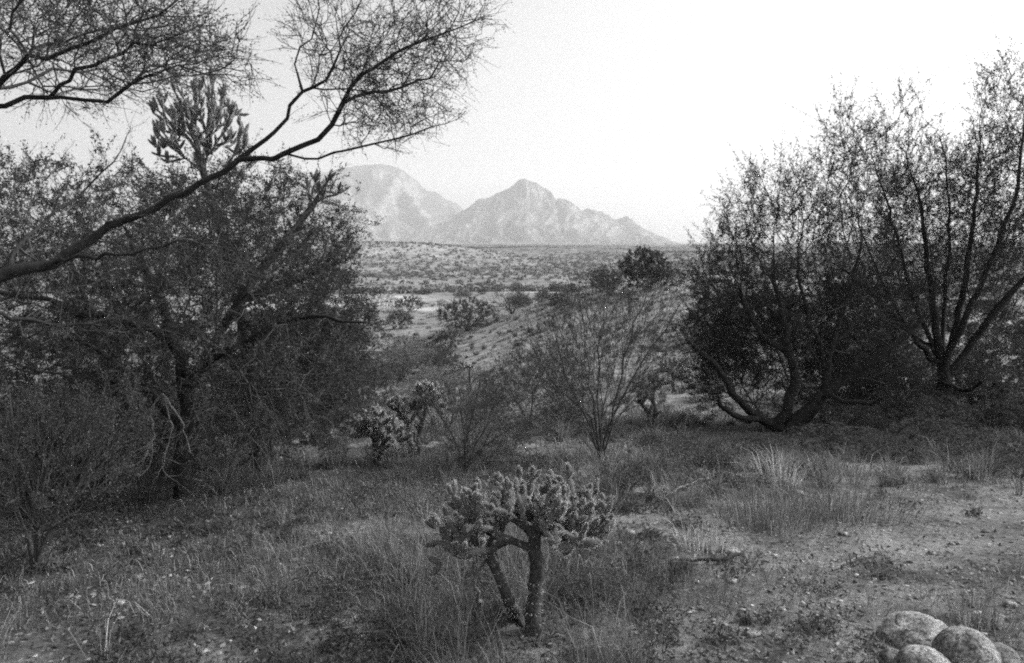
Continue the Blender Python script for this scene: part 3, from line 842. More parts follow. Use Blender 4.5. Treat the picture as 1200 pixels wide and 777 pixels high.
def cholla(base, stems, T, label, seed, jl=(.08, .12), fat=1.0, hero=False, proto=None, br=.018, group=None, k=.3, njt=2, up=.7, extra=2, rtrunk=None, spines=True):
    rg = np.random.default_rng(seed)
    base = np.asarray(base, float)
    o = tag(link('cholla_cactus', None, loc=base), label, 'cactus', group)
    sd = [(np.asarray(P, float) - base, R) for P, R in stems]
    g = grow(sd, T - base, k, .05 if hero else .1, .004, br * .8, 5.0, rg, 0, .8)
    thick = {}; fine = []
    for P, R, sid in g['chains']:
        (thick.setdefault(int(sid), []) if sid >= 0 else fine).append((P, np.maximum(R, br * .8)))
    for sid, ch in thick.items():
        V, F = tubes(ch, 12)
        V = V + rg.normal(size=V.shape) * br * .14
        nm = 'trunk' if sid == 0 else 'stem'
        nf = len(V)
        fs = [F]; mi = [0]
        if spines:
            ns = min(len(F), 5000) * (3 if hero else 1)
            fi = rg.integers(0, len(F), ns); C = V[F[fi]].mean(1)
            nn = unit(np.cross(V[F[fi, 1]] - V[F[fi, 0]], V[F[fi, 3]] - V[F[fi, 0]]))
            mid = np.concatenate([np.repeat(((c[0][:-1] + c[0][1:]) / 2), 12, 0) for c in ch])[fi]
            nn = unit(C - mid + rg.normal(size=C.shape) * br * .5)
            s = unit(np.cross(nn, rg.normal(size=C.shape))) * (.0011 if hero else .0022)
            S = np.stack([C - s, C + s, C + nn * rg.uniform(.01, .024, ns)[:, None] * (1 if hero else 1.4)], 1).reshape(-1, 3)
            V = np.vstack([V, S]); fs.append(np.arange(ns * 3).reshape(-1, 3) + nf); mi.append(1)
        link(nm, mkmesh(nm, V, fs, [M_CACTB, M_SPINE], mi, smooth=True), o)
    if fine:
        # branches between stem and joints: chains of stout joints
        P = []; D = []; L = []
        for pts, R in fine:
            dl = np.linalg.norm(np.diff(pts, axis=0), axis=1); tot = dl.sum()
            m = max(1, int(round(tot / (jl[1] * 1.0))))
            cum = np.concatenate([[0], np.cumsum(dl)])
            q = np.stack([np.interp(np.linspace(0, tot, m + 1), cum, pts[:, c]) for c in range(3)], -1)
            P += list(q[:-1]); D += list(np.diff(q, axis=0)); L += list(np.linalg.norm(np.diff(q, axis=0), axis=1) * 1.12)
        P = np.array(P); D = np.array(D); L = np.array(L)
        pr = J_MD if hero else (proto or J_LO)
        V, F, SF = merged_joints(P, D, L, 1.0, pr, rg) if False else merged_joints(P, D, L, np.clip(br * 5.2 / L, .3, 2.2), pr, rg)
        link('branches', mkmesh('branches', V, [F, SF], [M_CACT, M_SPINE], [0, 1], smooth=True), o)
    tips = g['tips']
    S = np.repeat(g['pos'][tips], njt, 0); D = np.repeat(g['dir'][tips], njt, 0)
    more = rg.integers(0, len(g['pos']), len(tips) * extra)
    more = more[g['r'][more] < br * 1.6]
    S = np.vstack([S, g['pos'][more]]); D = np.vstack([D, g['dir'][more]])
    D = unit(D * .7 + rg.normal(size=D.shape) * .6 + np.array([0, 0, up]))
    L = rg.uniform(jl[0], jl[1], len(S))
    if hero:
        # small end joints on top of the larger ones
        order = np.argsort(rg.uniform(size=len(S)))
        S, D, L = S[order], D[order], L[order]
        meshes = []
        for q, (V, F, SF) in enumerate(J_HI):
            meshes.append(mkmesh('joint', V, [F, SF], [M_CACT, M_SPINE], [0, 1], smooth=True))
        nI = min(98, len(S))
        from mathutils import Matrix
        Rm = frame_rot(D)
        for q in range(nI):
            j = bpy.data.objects.new('joint', meshes[q % 3]); COL.objects.link(j); j.parent = o
            M4 = Matrix([list(Rm[q][0]) + [S[q][0]], list(Rm[q][1]) + [S[q][1]], list(Rm[q][2]) + [S[q][2]], [0, 0, 0, 1]])
            j.matrix_local = M4 @ Matrix.Diagonal((L[q] * fat, L[q] * fat, L[q], 1))
        S2 = np.vstack([S[nI:]] + [S + D * L[:, None] * .93] * 2)
        D2 = np.vstack([D[nI:], D, D])
        D2 = unit(D2 * .6 + rg.normal(size=D2.shape) * .55 + np.array([0, 0, .6]))
        L2 = np.concatenate([L[nI:], L * rg.uniform(.45, .8, len(L)), L * rg.uniform(.4, .7, len(L))])
        V, F, SF = merged_joints(S2, D2, L2, np.full(len(L2), fat * 1.15), joint_geo(9, 8, 170, 9), rg)
        y = link('young_joints', mkmesh('young_joints', V, [F, SF], [M_CACT, M_SPINE], [0, 1], smooth=True), o)
        y['kind'] = 'stuff'
    else:
        V, F, SF = merged_joints(S, D, L, np.full(len(L), fat), proto or J_LO, rg)
        link('crown', mkmesh('crown', V, [F, SF], [M_CACT, M_SPINE], [0, 1], smooth=True), o)
    return o


# foreground cholla
bK = G(624, 742); yK = bK[1]
stK = [(np.vstack([bK - [0, 0, .03], wp([(626, 710, yK), (629, 675, yK), (627, 645, yK), (630, 620, yK), (640, 600, yK)])]), [.036, .034, .032, .030, .027, .02]),
       (np.vstack([G(608, 722) , wp([(596, 705, yK), (585, 675, yK), (576, 655, yK), (560, 640, yK)])]), [.026, .024, .022, .021, .018]),
       (wp([(627, 645, yK), (600, 634, yK - .02), (575, 645, yK - .05), (545, 650, yK - .08)]), [.016, .015, .014, .012]),
       (wp([(630, 620, yK), (660, 632, yK - .03), (680, 630, yK - .05), (700, 622, yK)]), [.022, .018, .016, .014]),
       (wp([(629, 630, yK), (605, 608, yK), (590, 595, yK + .03)]), [.022, .018, .015]),
       (wp([(635, 610, yK), (665, 602, yK + .05), (690, 598, yK + .08)]), [.02, .018, .015])]
TK = np.vstack([pxell(32, 643, 604, yK + .03, 56, 22, .20, RG, .9), pxell(14, 552, 614, yK, 26, 22, .13, RG, .9), pxell(9, 538, 640, yK - .05, 16, 16, .1, RG),
                pxell(13, 678, 620, yK, 26, 22, .16, RG, .9), pxell(9, 603, 603, yK, 26, 16, .14, RG), pxell(8, 580, 625, yK, 22, 14, .1, RG), pxell(8, 660, 630, yK - .1, 24, 10, .08, RG)])
cholla(bK, stK, TK, 'foreground cholla with a thick dark trunk and spiny pale-tipped crown', 51, jl=(.065, .105), fat=.92, hero=True, br=.013, k=.15, njt=2, extra=1, up=.8)
# withered pale cholla stem beside it
yk2 = yK + .05
dead(G(572, 700), [np.vstack([G(562, 715), wp([(560, 700, yk2), (557, 675, yk2), (552, 655, yk2)])]), wp([(557, 675, yk2), (566, 662, yk2), (572, 652, yk2)])],
     pxell(10, 558, 660, yk2, 14, 12, .05, RG), 'withered pale cholla stalk under the left arms of the foreground cholla', 52, r=.011, name='dead_stalk')
yt = G(500, 668)[1]
dead(G(498, 676), [np.vstack([G(498, 676), wp([(505, 662, yt), (522, 652, yt)])]), wp([(505, 662, yt), (509, 650, yt)])], pxell(8, 508, 655, yt, 12, 8, .05, RG),
     'small bare forked twig left of the foreground cholla', 53, r=.006, name='dead_twig')

def small_cholla(px, py, stem_px, crown, label, seed, jl=(.10, .17), br=.03, rt=.05, n=20, proto=None, fat=1.0, group=None, k=.2, njt=4):
    b = G(px, py); Y = b[1]
    stems = []
    for sp in stem_px:
        pts = wp([(a, c, Y) for a, c in sp])
        stems.append((np.vstack([b - [0, 0, .05], pts]), np.linspace(rt, br * .8, len(pts) + 1)))
    T = np.vstack([pxell(m, a, c, Y, rx, ry, rx / FPX * Y, RG, .8) for (a, c, rx, ry, m) in crown])
    return cholla(b, stems, T, label, seed, jl=jl, fat=fat, proto=proto or J_MD, br=br, group=group, k=k, njt=njt)


small_cholla(490, 534, [[(492, 505), (500, 480)], [(478, 500), (465, 478)]], [(502, 470, 20, 12, 16), (477, 484, 16, 9, 10)], 'pale-tipped cholla on two dark stems, beside the thin wispy shrub', 54, br=.022, rt=.035)
small_cholla(440, 543, [[(438, 515), (432, 500)], [(450, 520), (462, 505)]], [(436, 503, 20, 16, 18), (462, 512, 16, 14, 12)], 'low dark rounded cholla left of the pale-tipped one', 55, br=.022, rt=.035)
small_cholla(553, 468, [[(551, 450), (550, 432)]], [(546, 429, 16, 5, 12), (528, 436, 8, 4, 5), (572, 452, 9, 5, 5)], 'thin cholla with a flat top and one low side arm, mid slope', 56, br=.025, rt=.04)
small_cholla(768, 506, [[(760, 485), (748, 468)], [(767, 480), (764, 462)]], [(752, 462, 12, 6, 8), (768, 455, 12, 8, 8)], 'two-stemmed cholla right behind the slender green-stemmed shrub', 57, br=.025, rt=.045)
small_cholla(790, 460, [[(789, 445)]], [(789, 434, 17, 13, 26)], 'compact bright-topped cholla left of the black-limbed mesquite', 58, br=.022)
small_cholla(738, 368, [[(737, 355), (736, 345)]], [(737, 346, 8, 7, 12)], 'small cholla standing on the crest of the grassy mound', 59, jl=(.2, .35), br=.05, rt=.08)
small_cholla(1135, 470, [[(1140, 440), (1150, 415)], [(1120, 440), (1105, 420)]], [(1155, 405, 28, 16, 24), (1115, 425, 22, 12, 16)], 'spreading cholla in front of the tall trunks at right edge', 60, br=.03)

# tall cholla rising behind the left mesquite
bT = np.array([*W(300, 400, yA + 1.3)[:2], 0]); bT[2] = H(bT[0], bT[1])
yT = bT[1]
stT = [(np.vstack([bT, wp([(295, 450, yT), (280, 350, yT), (255, 260, yT), (235, 190, yT), (225, 130, yT)])]), [.07, .065, .055, .04, .03, .02]),
       (wp([(280, 350, yT), (320, 300, yT), (360, 250, yT), (372, 232, yT)]), [.05, .04, .03, .02]),
       (wp([(280, 350, yT), (340, 330, yT), (390, 310, yT)]), [.05, .04, .03])]
TT = np.vstack([pxell(46, 210, 150, yT, 24, 52, .4, RG, .9), pxell(46, 250, 145, yT, 26, 50, .4, RG, .9), pxell(10, 278, 160, yT, 14, 28, .3, RG),
                pxell(8, 185, 165, yT, 10, 18, .2, RG), pxell(10, 378, 232, yT, 22, 26, .3, RG), pxell(12, 398, 300, yT, 20, 24, .3, RG), pxell(8, 350, 270, yT, 50, 30, .4, RG)])
cholla(bT, stT, TT, 'tall cholla poking its stubby upright arms above the left mesquites', 61, jl=(.07, .14), fat=.62, proto=J_MD, br=.012, k=.6, njt=3, up=1.6, extra=3)


# ------------------------------------------------------------------ shrub kinds for the slopes beyond
def shrub_proto(name, R, Hh, n, per, leaf, mats, seed, tw=(.15, .4), flat=.9, up=.3, k=.4):
    rg = np.random.default_rng(seed)
    T = ell(n, (0, 0, Hh * .52), (R, R, Hh * .48), rg, .5)
    T = T[T[:, 2] > .05]
    T += rg.normal(size=T.shape) * .08
    seeds = []
    for q in range(5):
        a = q / 5 * 2 * math.pi + rg.uniform(-.4, .4)
        seeds.append((np.array([(0, 0, -.05), (math.cos(a) * R * .2, math.sin(a) * R * .2, Hh * .25), (math.cos(a) * R * .45, math.sin(a) * R * .45, Hh * .5)]), [.03, .022, .012]))
    sd = seeds
    g = grow(sd, T, k, .25, .02, .004, 2.2, rg, 0, .5)
    V, F = tubes([(P, Rr) for P, Rr, s in g['chains']], 4)
    stems = mkmesh('stems', V, [F], [mats[0]], smooth=True)
    S = np.repeat(g['pos'][g['tips']], 3, 0); D = np.repeat(g['dir'][g['tips']], 3, 0)
    P, d = twiglets(S, D, rg.uniform(tw[0], tw[1], len(S)), .003, rg, .7, up)
    V, F = leaves(P, per * 2, leaf[0], leaf[1], rg, off=.03)
    V2, F2 = twig_geo(P, .002)
    fol = mkmesh('foliage', np.vstack([V, V2]), [F, F2 + len(V)], [mats[1], mats[0]], [0, 1])
    return stems, fol


PROTO = {
    'dark': shrub_proto('dark', 1.1, 1.7, 260, 10, (.07, .02), (M_TWIG, M_SHRUB), 71),
    'dark2': shrub_proto('dark2', 1.4, 1.5, 300, 9, (.07, .02), (M_TWIG, M_SHRUB), 72),
    'pale': shrub_proto('pale', .9, 1.1, 240, 10, (.05, .012), (M_TWIGF, M_PALE), 73),
    'wisp': shrub_proto('wisp', .9, 1.6, 220, 5, (.05, .010), (M_TWIG, M_CREO), 74, tw=(.3, .7), up=1.2, k=.7),
    'tree': shrub_proto('tree', 1.7, 2.9, 420, 11, (.11, .032), (M_BARK, M_SHRUB), 75),
    'low': shrub_proto('low', .55, .5, 120, 9, (.04, .009), (M_TWIGF, M_CREO), 76, tw=(.08, .22)),
}


def shrub(px, py, kind, wpx, label, group=None, sh=1.0, name='desert_shrub', cat='shrub', pos=None, s=None):
    b = G(px, py) if pos is None else pos
    rad = {'dark': 1.25, 'dark2': 1.5, 'pale': 1.05, 'wisp': 1.2, 'tree': 1.9, 'low': .65}[kind]
    if s is None: s = wpx / 2 / FPX * b[1] / rad
    o = link(name, None, loc=b)
    o.scale = (s, s, s * sh); o.rotation_euler = (0, 0, random.uniform(0, 6.28))
    tag(o, label, cat, group)
    link('stems', PROTO[kind][0], o); link('foliage', PROTO[kind][1], o)
    return o


random.seed(5)
rs0 = np.random.default_rng(95)
shrub(755, 340, 'tree', 62, 'round dark-crowned tree standing out on the far skyline of the mound', name='desert_tree', cat='tree', sh=1.0)
shrub(712, 345, 'dark2', 40, 'low dark bush just left of the round dark-crowned tree')
shrub(548, 388, 'dark2', 72, 'big dark bush at the foot of the pale bank, left of the mound')
shrub(525, 412, 'dark', 38, 'smaller dark bush in front of the big dark one')
shrub(600, 368, 'wisp', 62, 'wide wispy bush between the big dark bush and the mound', sh=.7)
shrub(655, 362, 'dark', 26, 'small dark bush at the mound\'s left end', sh=1.1)
shrub(470, 445, 'pale', 90, 'large pale leafy bush behind the pale-tipped chollas', sh=.95)
shrub(425, 478, 'dark', 70, 'dark bush beneath the outer twigs of the left mesquites', sh=1.0)
shrub(440, 500, 'wisp', 70, 'wispy grey bush left of the low dark cholla', sh=.7)
shrub(522, 440, 'dark', 40, 'dark bush beside the large pale leafy one')
shrub(480, 365, 'dark2', 34, 'dark bush on the pale sandy bank, nearest the big dark bush')
shrub(438, 362, 'wisp', 40, 'spiky wind-bent bush on the pale sandy bank')
shrub(845, 400, 'dark', 80, 'dark bush behind the leftmost bare limb of the black-limbed mesquite', sh=1.1)
shrub(835, 470, 'wisp', 70, 'wispy bush below the bare limbs, left of the black-limbed mesquite', sh=.6)
shrub(735, 575, 'low', 90, 'low dense mound of twigs right of the slender shrub\'s foot', sh=.9)
shrub(820, 548, 'low', 90, 'low tangled bush in the shade of the black-limbed mesquite', sh=.8)
shrub(1000, 510, 'dark', 90, 'shadowed bush between the two right-hand mesquites', sh=.55)
shrub(1060, 500, 'wisp', 80, 'thin shrub at the foot of the tall multi-trunked mesquite', sh=.6)
shrub(1180, 505, 'dark', 80, 'dark bush at the far right edge under the trees', sh=.6)
shrub(410, 420, 'wisp', 70, 'greyish bush filling the gap right of the left mesquites', sh=.9)
shrub(655, 500, 'low', 60, 'low bush at the left of the slender green-stemmed shrub', sh=1.1)
shrub(690, 705, 'low', 110, 'low bushy weed on the right of the foreground cholla trunk', sh=.75)

GB = 'bushes crowding the wash in the middle distance'
for q in range(26):
    c = rs0.uniform(385, 500); a = rs0.uniform(395, 470 + (c - 385) * 1.6)
    kd = ['pale', 'wisp', 'low', 'pale', 'low', 'dark', 'pale', 'low'][q % 8]
    shrub(a, c, kd, rs0.uniform(34, 70) * (.6 + .8 * (c - 385) / 115), {'pale': 'soft pale bush crowding the wash in the middle', 'wisp': 'soft wispy bush crowding the wash in the middle',
          'dark': 'soft dark bush crowding the wash in the middle', 'low': 'low soft bush crowding the wash in the middle'}[kd], group=GB, sh=rs0.uniform(.6, .9))
GU = 'undergrowth shrubs beneath the left mesquites'
for a, c, kd, w, h_ in [(100, 560, 'dark', 150, .8), (175, 590, 'wisp', 130, .7), (265, 545, 'dark', 130, .7), (335, 520, 'wisp', 120, .8), (300, 500, 'dark2', 130, .8), (375, 500, 'dark', 90, .9),
                        (60, 600, 'dark', 150, .7), (150, 520, 'dark2', 160, .9), (230, 510, 'dark', 120, 1.0)]:
    shrub(a, c, kd, w, {'dark': 'dense dark undergrowth shrub beneath the left mesquites', 'wisp': 'wispy undergrowth shrub beneath the left mesquites', 'dark2': 'wide undergrowth shrub beneath the left mesquites'}[kd], group=GU, sh=h_)
GV = 'undergrowth shrubs beneath the right mesquites'
for a, c, kd, w, h_ in [(985, 470, 'dark2', 110, .8), (1045, 476, 'dark', 110, .9), (1090, 505, 'dark2', 120, .6), (1150, 495, 'dark', 120, .8), (1200, 500, 'dark2', 120, .8),
                        (1010, 470, 'dark', 130, 1.0), (1080, 465, 'dark2', 130, .9), (1170, 465, 'dark', 130, 1.0), (800, 532, 'low', 90, .6), (845, 545, 'dark', 70, .35), (890, 532, 'dark', 80, .4), (935, 545, 'low', 90, .45), (985, 530, 'dark', 110, .4), (1040, 540, 'dark', 90, .45), (1100, 528, 'dark', 120, .4), (1160, 545, 'dark', 110, .5), (1195, 560, 'low', 80, .7), (770, 560, 'low', 80, .6)]:
    shrub(a, c, kd, w, {'dark': 'dense dark undergrowth shrub beneath the right mesquites', 'low': 'low undergrowth shrub beneath the right mesquites', 'dark2': 'wide undergrowth shrub beneath the right mesquites'}[kd], group=GV, sh=h_)

# scattered shrubs of the middle distance, individuals that look alike
rs = np.random.default_rng(90)
cnt = 0
GR = 'scattered desert shrubs on the slopes beyond'
while cnt < 240:
    Y = math.exp(rs.uniform(math.log(22), math.log(260)))
    X = rs.uniform(-.62, .62) * Y
    if fbm(X / 14, Y / 14, 3, 77) < -.12 + rs.normal() * .1: continue
    z = float(H(X, Y))
    onm = math.exp(-((X - 10) / 9) ** 2 - ((Y - 42) / 11) ** 2)
    kd = rs.choice(['dark', 'dark2', 'pale', 'wisp', 'low'], p=[.27, .25, .18, .2, .1])
    if onm > .3 and rs.uniform() < .75: kd = 'low'
    lab = {'dark': 'rounded dark bush among scattered shrubs on the far slopes', 'dark2': 'wide dark bush among scattered shrubs on the far slopes',
           'pale': 'pale leafy bush among scattered shrubs on the far slopes', 'wisp': 'upright wispy bush among scattered shrubs on the far slopes',
           'low': 'knee-high tuft-like bush on the far slopes'}[kd]
    shrub(0, 0, kd, 0, lab, group=GR, pos=(X, Y, z), s=rs.uniform(.45, 1.05), sh=rs.uniform(.6, .95))
    cnt += 1


# far scrub as one mass
def far_scrub():
    rg = np.random.default_rng(91)
    n = 95000
    Y = np.exp(rg.uniform(math.log(140), math.log(4200), n)); X = rg.uniform(-.75, .75, n) * Y
    keep = fbm(X / 90, Y / 90, 3, 55) > -.15 + rg.normal(size=n) * .2
    keep &= rg.uniform(size=n) < np.clip((Y - 60) / 700, .12, 1)
    X, Y = X[keep], Y[keep]; n = len(X)
    Z = H(X, Y)
    s = rg.uniform(.3, .95, n) * (1 + Y / 1600)
    m = 14
    C = np.stack([X, Y, Z + s * .35], -1)[:, None] + rg.normal(size=(n, m, 3)) * (s[:, None, None] * np.array([.55, .55, .32]))
    d = unit(rg.normal(size=(n, m, 3))); e = unit(np.cross(d, rg.normal(size=(n, m, 3))))
    L = (s[:, None, None] * rg.uniform(.2, .45, (n, m, 1)))
    V = np.stack([C - d * L, C + e * L, C + d * L, C - e * L], 2).reshape(-1, 3)
    F = np.arange(n * m * 4).reshape(-1, 4)
    tag(link('scrubland', mkmesh('scrubland', V, [F], [M_SCRUB])), 'dark speckle of desert scrub covering the far plain', 'scrub', kind='stuff')


far_scrub()


# ------------------------------------------------------------------ grass, litter, gravel
def clearing(x, y):
    n = fbm(x / .9, y / .9, 3, 61) * .6
    a = (x - (.15 + (y - 3.1) * .42)) * 1.6 + n
    b = (5.4 + .55 * (x - 1) - y) * 1.2 + n
    return np.clip(np.minimum(a, b), 0, 1)


def near_cholla(x, y):
    return np.hypot(x - bK[0] + .03, (y - bK[1] + .18) * .8) < .24


def blades(name, X, Y, hgt, per, rad, wid, mat, label, seed, lean=.5, kind='stuff'):
    rg = np.random.default_rng(seed)
    n = len(X)
    x = np.repeat(X, per) + rg.normal(size=n * per) * np.repeat(rad, per)
    y = np.repeat(Y, per) + rg.normal(size=n * per) * np.repeat(rad, per)
    dx = x - np.repeat(X, per); dy = y - np.repeat(Y, per)
    h = np.repeat(hgt, per) * rg.uniform(.4, 1.2, n * per)
    r = np.hypot(x, y)
    w = np.maximum(wid, r * .00042) * rg.uniform(.6, 1.3, n * per)
    z = H(x, y) - .005
    B = np.stack([x, y, z], -1)
    out = np.stack([dx, dy], -1) / (np.repeat(rad, per)[:, None] + 1e-6) * .35 + rg.normal(size=(n * per, 2)) * lean * .6
    a = rg.uniform(0, 2 * math.pi, n * per)
    s = np.stack([np.cos(a), np.sin(a), np.zeros_like(a)], -1) * w[:, None]
    o3 = np.concatenate([out, np.zeros((n * per, 1))], 1)
    up = np.array([0, 0, 1.0])
    M = B + (o3 * .35 + up * .6) * h[:, None]
    T = B + (o3 * 1.1 + up * (1 - .25 * np.linalg.norm(out, axis=1, keepdims=True).clip(0, 2))) * h[:, None]
    V = np.stack([B - s, B + s, M + s * .7, M - s * .7, T], 1).reshape(-1, 3)
    i = np.arange(n * per)[:, None] * 5
    Fq = i + np.array([0, 1, 2, 3]); Ft = i + np.array([3, 2, 4])
    return tag(link(name, mkmesh(name, V, [Fq, Ft], [mat])), label, 'grass', kind=kind)


rg = np.random.default_rng(101)
n = 26000
r = np.exp(rg.uniform(math.log(2.2), math.log(75), n)); th = np.radians(rg.uniform(-44, 44, n))
X = r * np.sin(th); Y = r * np.cos(th)
dens = .38 + fbm(X / 1.3, Y / 1.3, 4, 63) * 1.5 + fbm(X / 5, Y / 5, 2, 64) * .6
dens = dens * (1 - .8 * clearing(X, Y))
k_ = rg.uniform(size=n) < dens
k_ &= ~(near_cholla(X, Y) & (rg.uniform(size=n) < .7)) & (np.hypot(X - 4.1, Y - 11.0) > 1.9)
X, Y, r = X[k_], Y[k_], r[k_]
hg = rg.uniform(.025, .13, len(X)) * (1 + .6 * fbm(X / 2.5, Y / 2.5, 2, 65)) * (1 + r / 60)
blades('grass', X, Y, hg, 26, rg.uniform(.02, .07, len(X)) * (1 + r / 25), .0010, M_GRASS, 'short dry grass and weeds covering the foreground slope', 102, .8)
# longer tufts
n = 2600
r = np.exp(rg.uniform(math.log(2.2), math.log(45), n)); th = np.radians(rg.uniform(-44, 44, n))
X = r * np.sin(th); Y = r * np.cos(th)
dens = (fbm(X / 1.0, Y / 1.0, 3, 67) > .05) & (clearing(X, Y) < .4) & ~near_cholla(X, Y) & (np.hypot(X - 4.1, Y - 11.0) > 2)
X, Y, r = X[dens], Y[dens], r[dens]
blades('tall_grass', X, Y, rg.uniform(.14, .36, len(X)), 55, rg.uniform(.02, .05, len(X)), .0011, M_GRASS, 'taller wispy dry grass standing out of the short turf', 103, .6)


def tuft(px, py, h, label, seed, per=120, rad=.05, mat=None, wid=.0017):
    b = G(px, py)
    o = blades('bunch_grass', np.array([b[0]]), np.array([b[1]]), np.array([h]), per, np.array([rad]), wid, mat or M_TUFT, label, seed, .4, kind='thing')
    o['category'] = 'grass clump'
    return o


tuft(916, 567, .34, 'tall straw-coloured grass clump at the edge of the mesquite shade', 110, 170, .08, None, .0028)
tuft(900, 612, .24, 'soft grass clump at the near edge of the shade, left of two', 111, 620, .2, M_GRASS)
tuft(985, 606, .26, 'soft grass clump beside the gravel clearing, right of two', 112, 620, .22, M_GRASS)
tuft(120, 775, .22, 'long pale stalks rising at the bottom left of the picture', 113, 10, .03, None, .0011)
tuft(820, 640, .14, 'small pale grass clump beside the fallen stick', 114, 200, .09)
tuft(1150, 735, .18, 'grass clump behind the boulders in the bottom right corner', 115, 200, .08, M_GRASS)


def litter():
    rg = np.random.default_rng(120)
    n = 90000
    r = np.exp(rg.uniform(math.log(2), math.log(22), n)); th = np.radians(rg.uniform(-44, 44, n))
    X = r * np.sin(th); Y = r * np.cos(th)
    kk = rg.uniform(size=n) < .35 + .5 * (fbm(X / .6, Y / .6, 3, 69) > 0)
    X, Y, r = X[kk], Y[kk], r[kk]; n = len(X)
    C = np.stack([X, Y, H(X, Y) + .004 + rg.uniform(0, .012, n)], -1)
    d = unit(rg.normal(size=(n, 3)) * [1, 1, .35]); e = unit(np.cross(d, [0, 0, 1.0] + rg.normal(size=(n, 3)) * .5))
    L = (rg.uniform(.004, .016, n) * (1 + r / 14))[:, None]; w = L * rg.uniform(.12, .5, n)[:, None]
    V = np.stack([C - d * L, C + e * w, C + d * L, C - e * w], 1).reshape(-1, 3)
    tag(link('leaf_litter', mkmesh('leaf_litter', V, [np.arange(n * 4).reshape(-1, 4)], [M_LITTER])), 'fallen leaves and broken bits of straw lying over the soil', 'litter', kind='stuff')


litter()


def weeds():
    rg = np.random.default_rng(150)
    n = 5200
    r = np.exp(rg.uniform(math.log(2.2), math.log(45), n)); th = np.radians(rg.uniform(-44, 44, n))
    X = r * np.sin(th); Y = r * np.cos(th)
    kk = (fbm(X / .8, Y / .8, 3, 71) + rg.normal(size=n) * .15 > .05) & (rg.uniform(size=n) > clearing(X, Y) * .8)
    X, Y, r = X[kk], Y[kk], r[kk]; n = len(X); m = 90
    s = rg.uniform(.05, .17, n) * (1 + r / 45)
    u = unit(rg.normal(size=(n, m, 3))) * rg.uniform(.3, 1, (n, m, 1)); u[..., 2] = np.abs(u[..., 2]) * .75
    B = np.stack([X, Y, H(X, Y)], -1)
    C = B[:, None] + u * s[:, None, None]
    d = unit(u + rg.normal(size=u.shape) * .7); e = unit(np.cross(d, rg.normal(size=u.shape)))
    L = (.010 * (1 + r / 9))[:, None, None] * rg.uniform(.5, 1.4, (n, m, 1))
    V = np.stack([C - d * L, C + e * L * .28, C + d * L, C - e * L * .28], 2).reshape(-1, 3)
    F = np.arange(n * m * 4).reshape(-1, 4)
    q = 14
    D = C[:, :q] * 1.0; b0 = np.repeat(B[:, None], q, 1); w = (.0008 * (1 + r / 8))[:, None, None] * np.array([1, .4, 0])
    V2 = np.stack([b0 - w, b0 + w, D], 2).reshape(-1, 3)
    F2 = np.arange(n * q * 3).reshape(-1, 3) + len(V)
    tag(link('weeds', mkmesh('weeds', np.vstack([V, V2]), [F, F2], [M_SHRUB, M_LITTER], [0, 1])), 'low dark leafy weeds growing in clumps through the grass', 'weeds', kind='stuff')


weeds()

ICO_V = None


def ico(sub):
    import bmesh
    bm = bmesh.new(); bmesh.ops.create_icosphere(bm, subdivisions=sub, radius=1)
    V = np.array([v.co[:] for v in bm.verts]); F = np.array([[v.index for v in f.verts] for f in bm.faces]); bm.free()
    return V, F


def gravel():
    rg = np.random.default_rng(130)
    n = 26000
    r = np.exp(rg.uniform(math.log(2), math.log(14), n)); th = np.radians(rg.uniform(-30, 44, n))
    X = r * np.sin(th); Y = r * np.cos(th)
    kk = rg.uniform(size=n) < .15 + .85 * clearing(X, Y)
    X, Y = X[kk], Y[kk]; n = len(X)
    V0, F0 = ico(1)
    s = (.003 + .012 * rg.uniform(size=n) ** 4)
    sc = s[:, None] * rg.uniform(.6, 1.4, (n, 3)) * [1, 1, .6]
    V = V0[None] * (1 + rg.normal(size=(n, len(V0), 1)) * .12) * sc[:, None] + np.stack([X, Y, H(X, Y) + s * .15], -1)[:, None]
    F = (F0[None] + (np.arange(n) * len(V0))[:, None, None]).reshape(-1, 3)
    tag(link('gravel', mkmesh('gravel', V.reshape(-1, 3), [F], [M_PEB])), 'loose small gravel scattered over the bare clearing', 'gravel', kind='stuff')


gravel()


def rock(pos, rad, label, seed, mat, name='boulder', group=None, rot=0.0, cat='rock', amp=.13, sub=6):
    V, F = ico(sub)
    out = np.empty_like(V)
    for i, v in enumerate(V):
        vv = Vector(v) * 1.1 + Vector((seed * 3.7, seed * 1.3, 0))
        d = mnoise.fractal(vv, 1.0, 2.0, 5, noise_basis='PERLIN_ORIGINAL') * amp + mnoise.noise(vv * 5) * .02 + mnoise.noise(vv * 13) * .012 - max(0, .06 - abs(mnoise.noise(vv * 1.6 + Vector((5, 2, 9))))) * .7
        cl = 1 - .10 * max(0, mnoise.noise(vv * 2.3))
        out[i] = v * (1 + d) * cl
    out = out * np.array(rad)
    c, s = math.cos(rot), math.sin(rot)
    out[:, :2] = out[:, :2] @ np.array([[c, s], [-s, c]])
    return tag(link(name, mkmesh(name, out, [F], [mat], smooth=True), loc=pos), label, cat, group)


def rockpx(px, py, Y, rad, *a, **k):
    return rock(W(px, py, Y), rad, *a, **k)


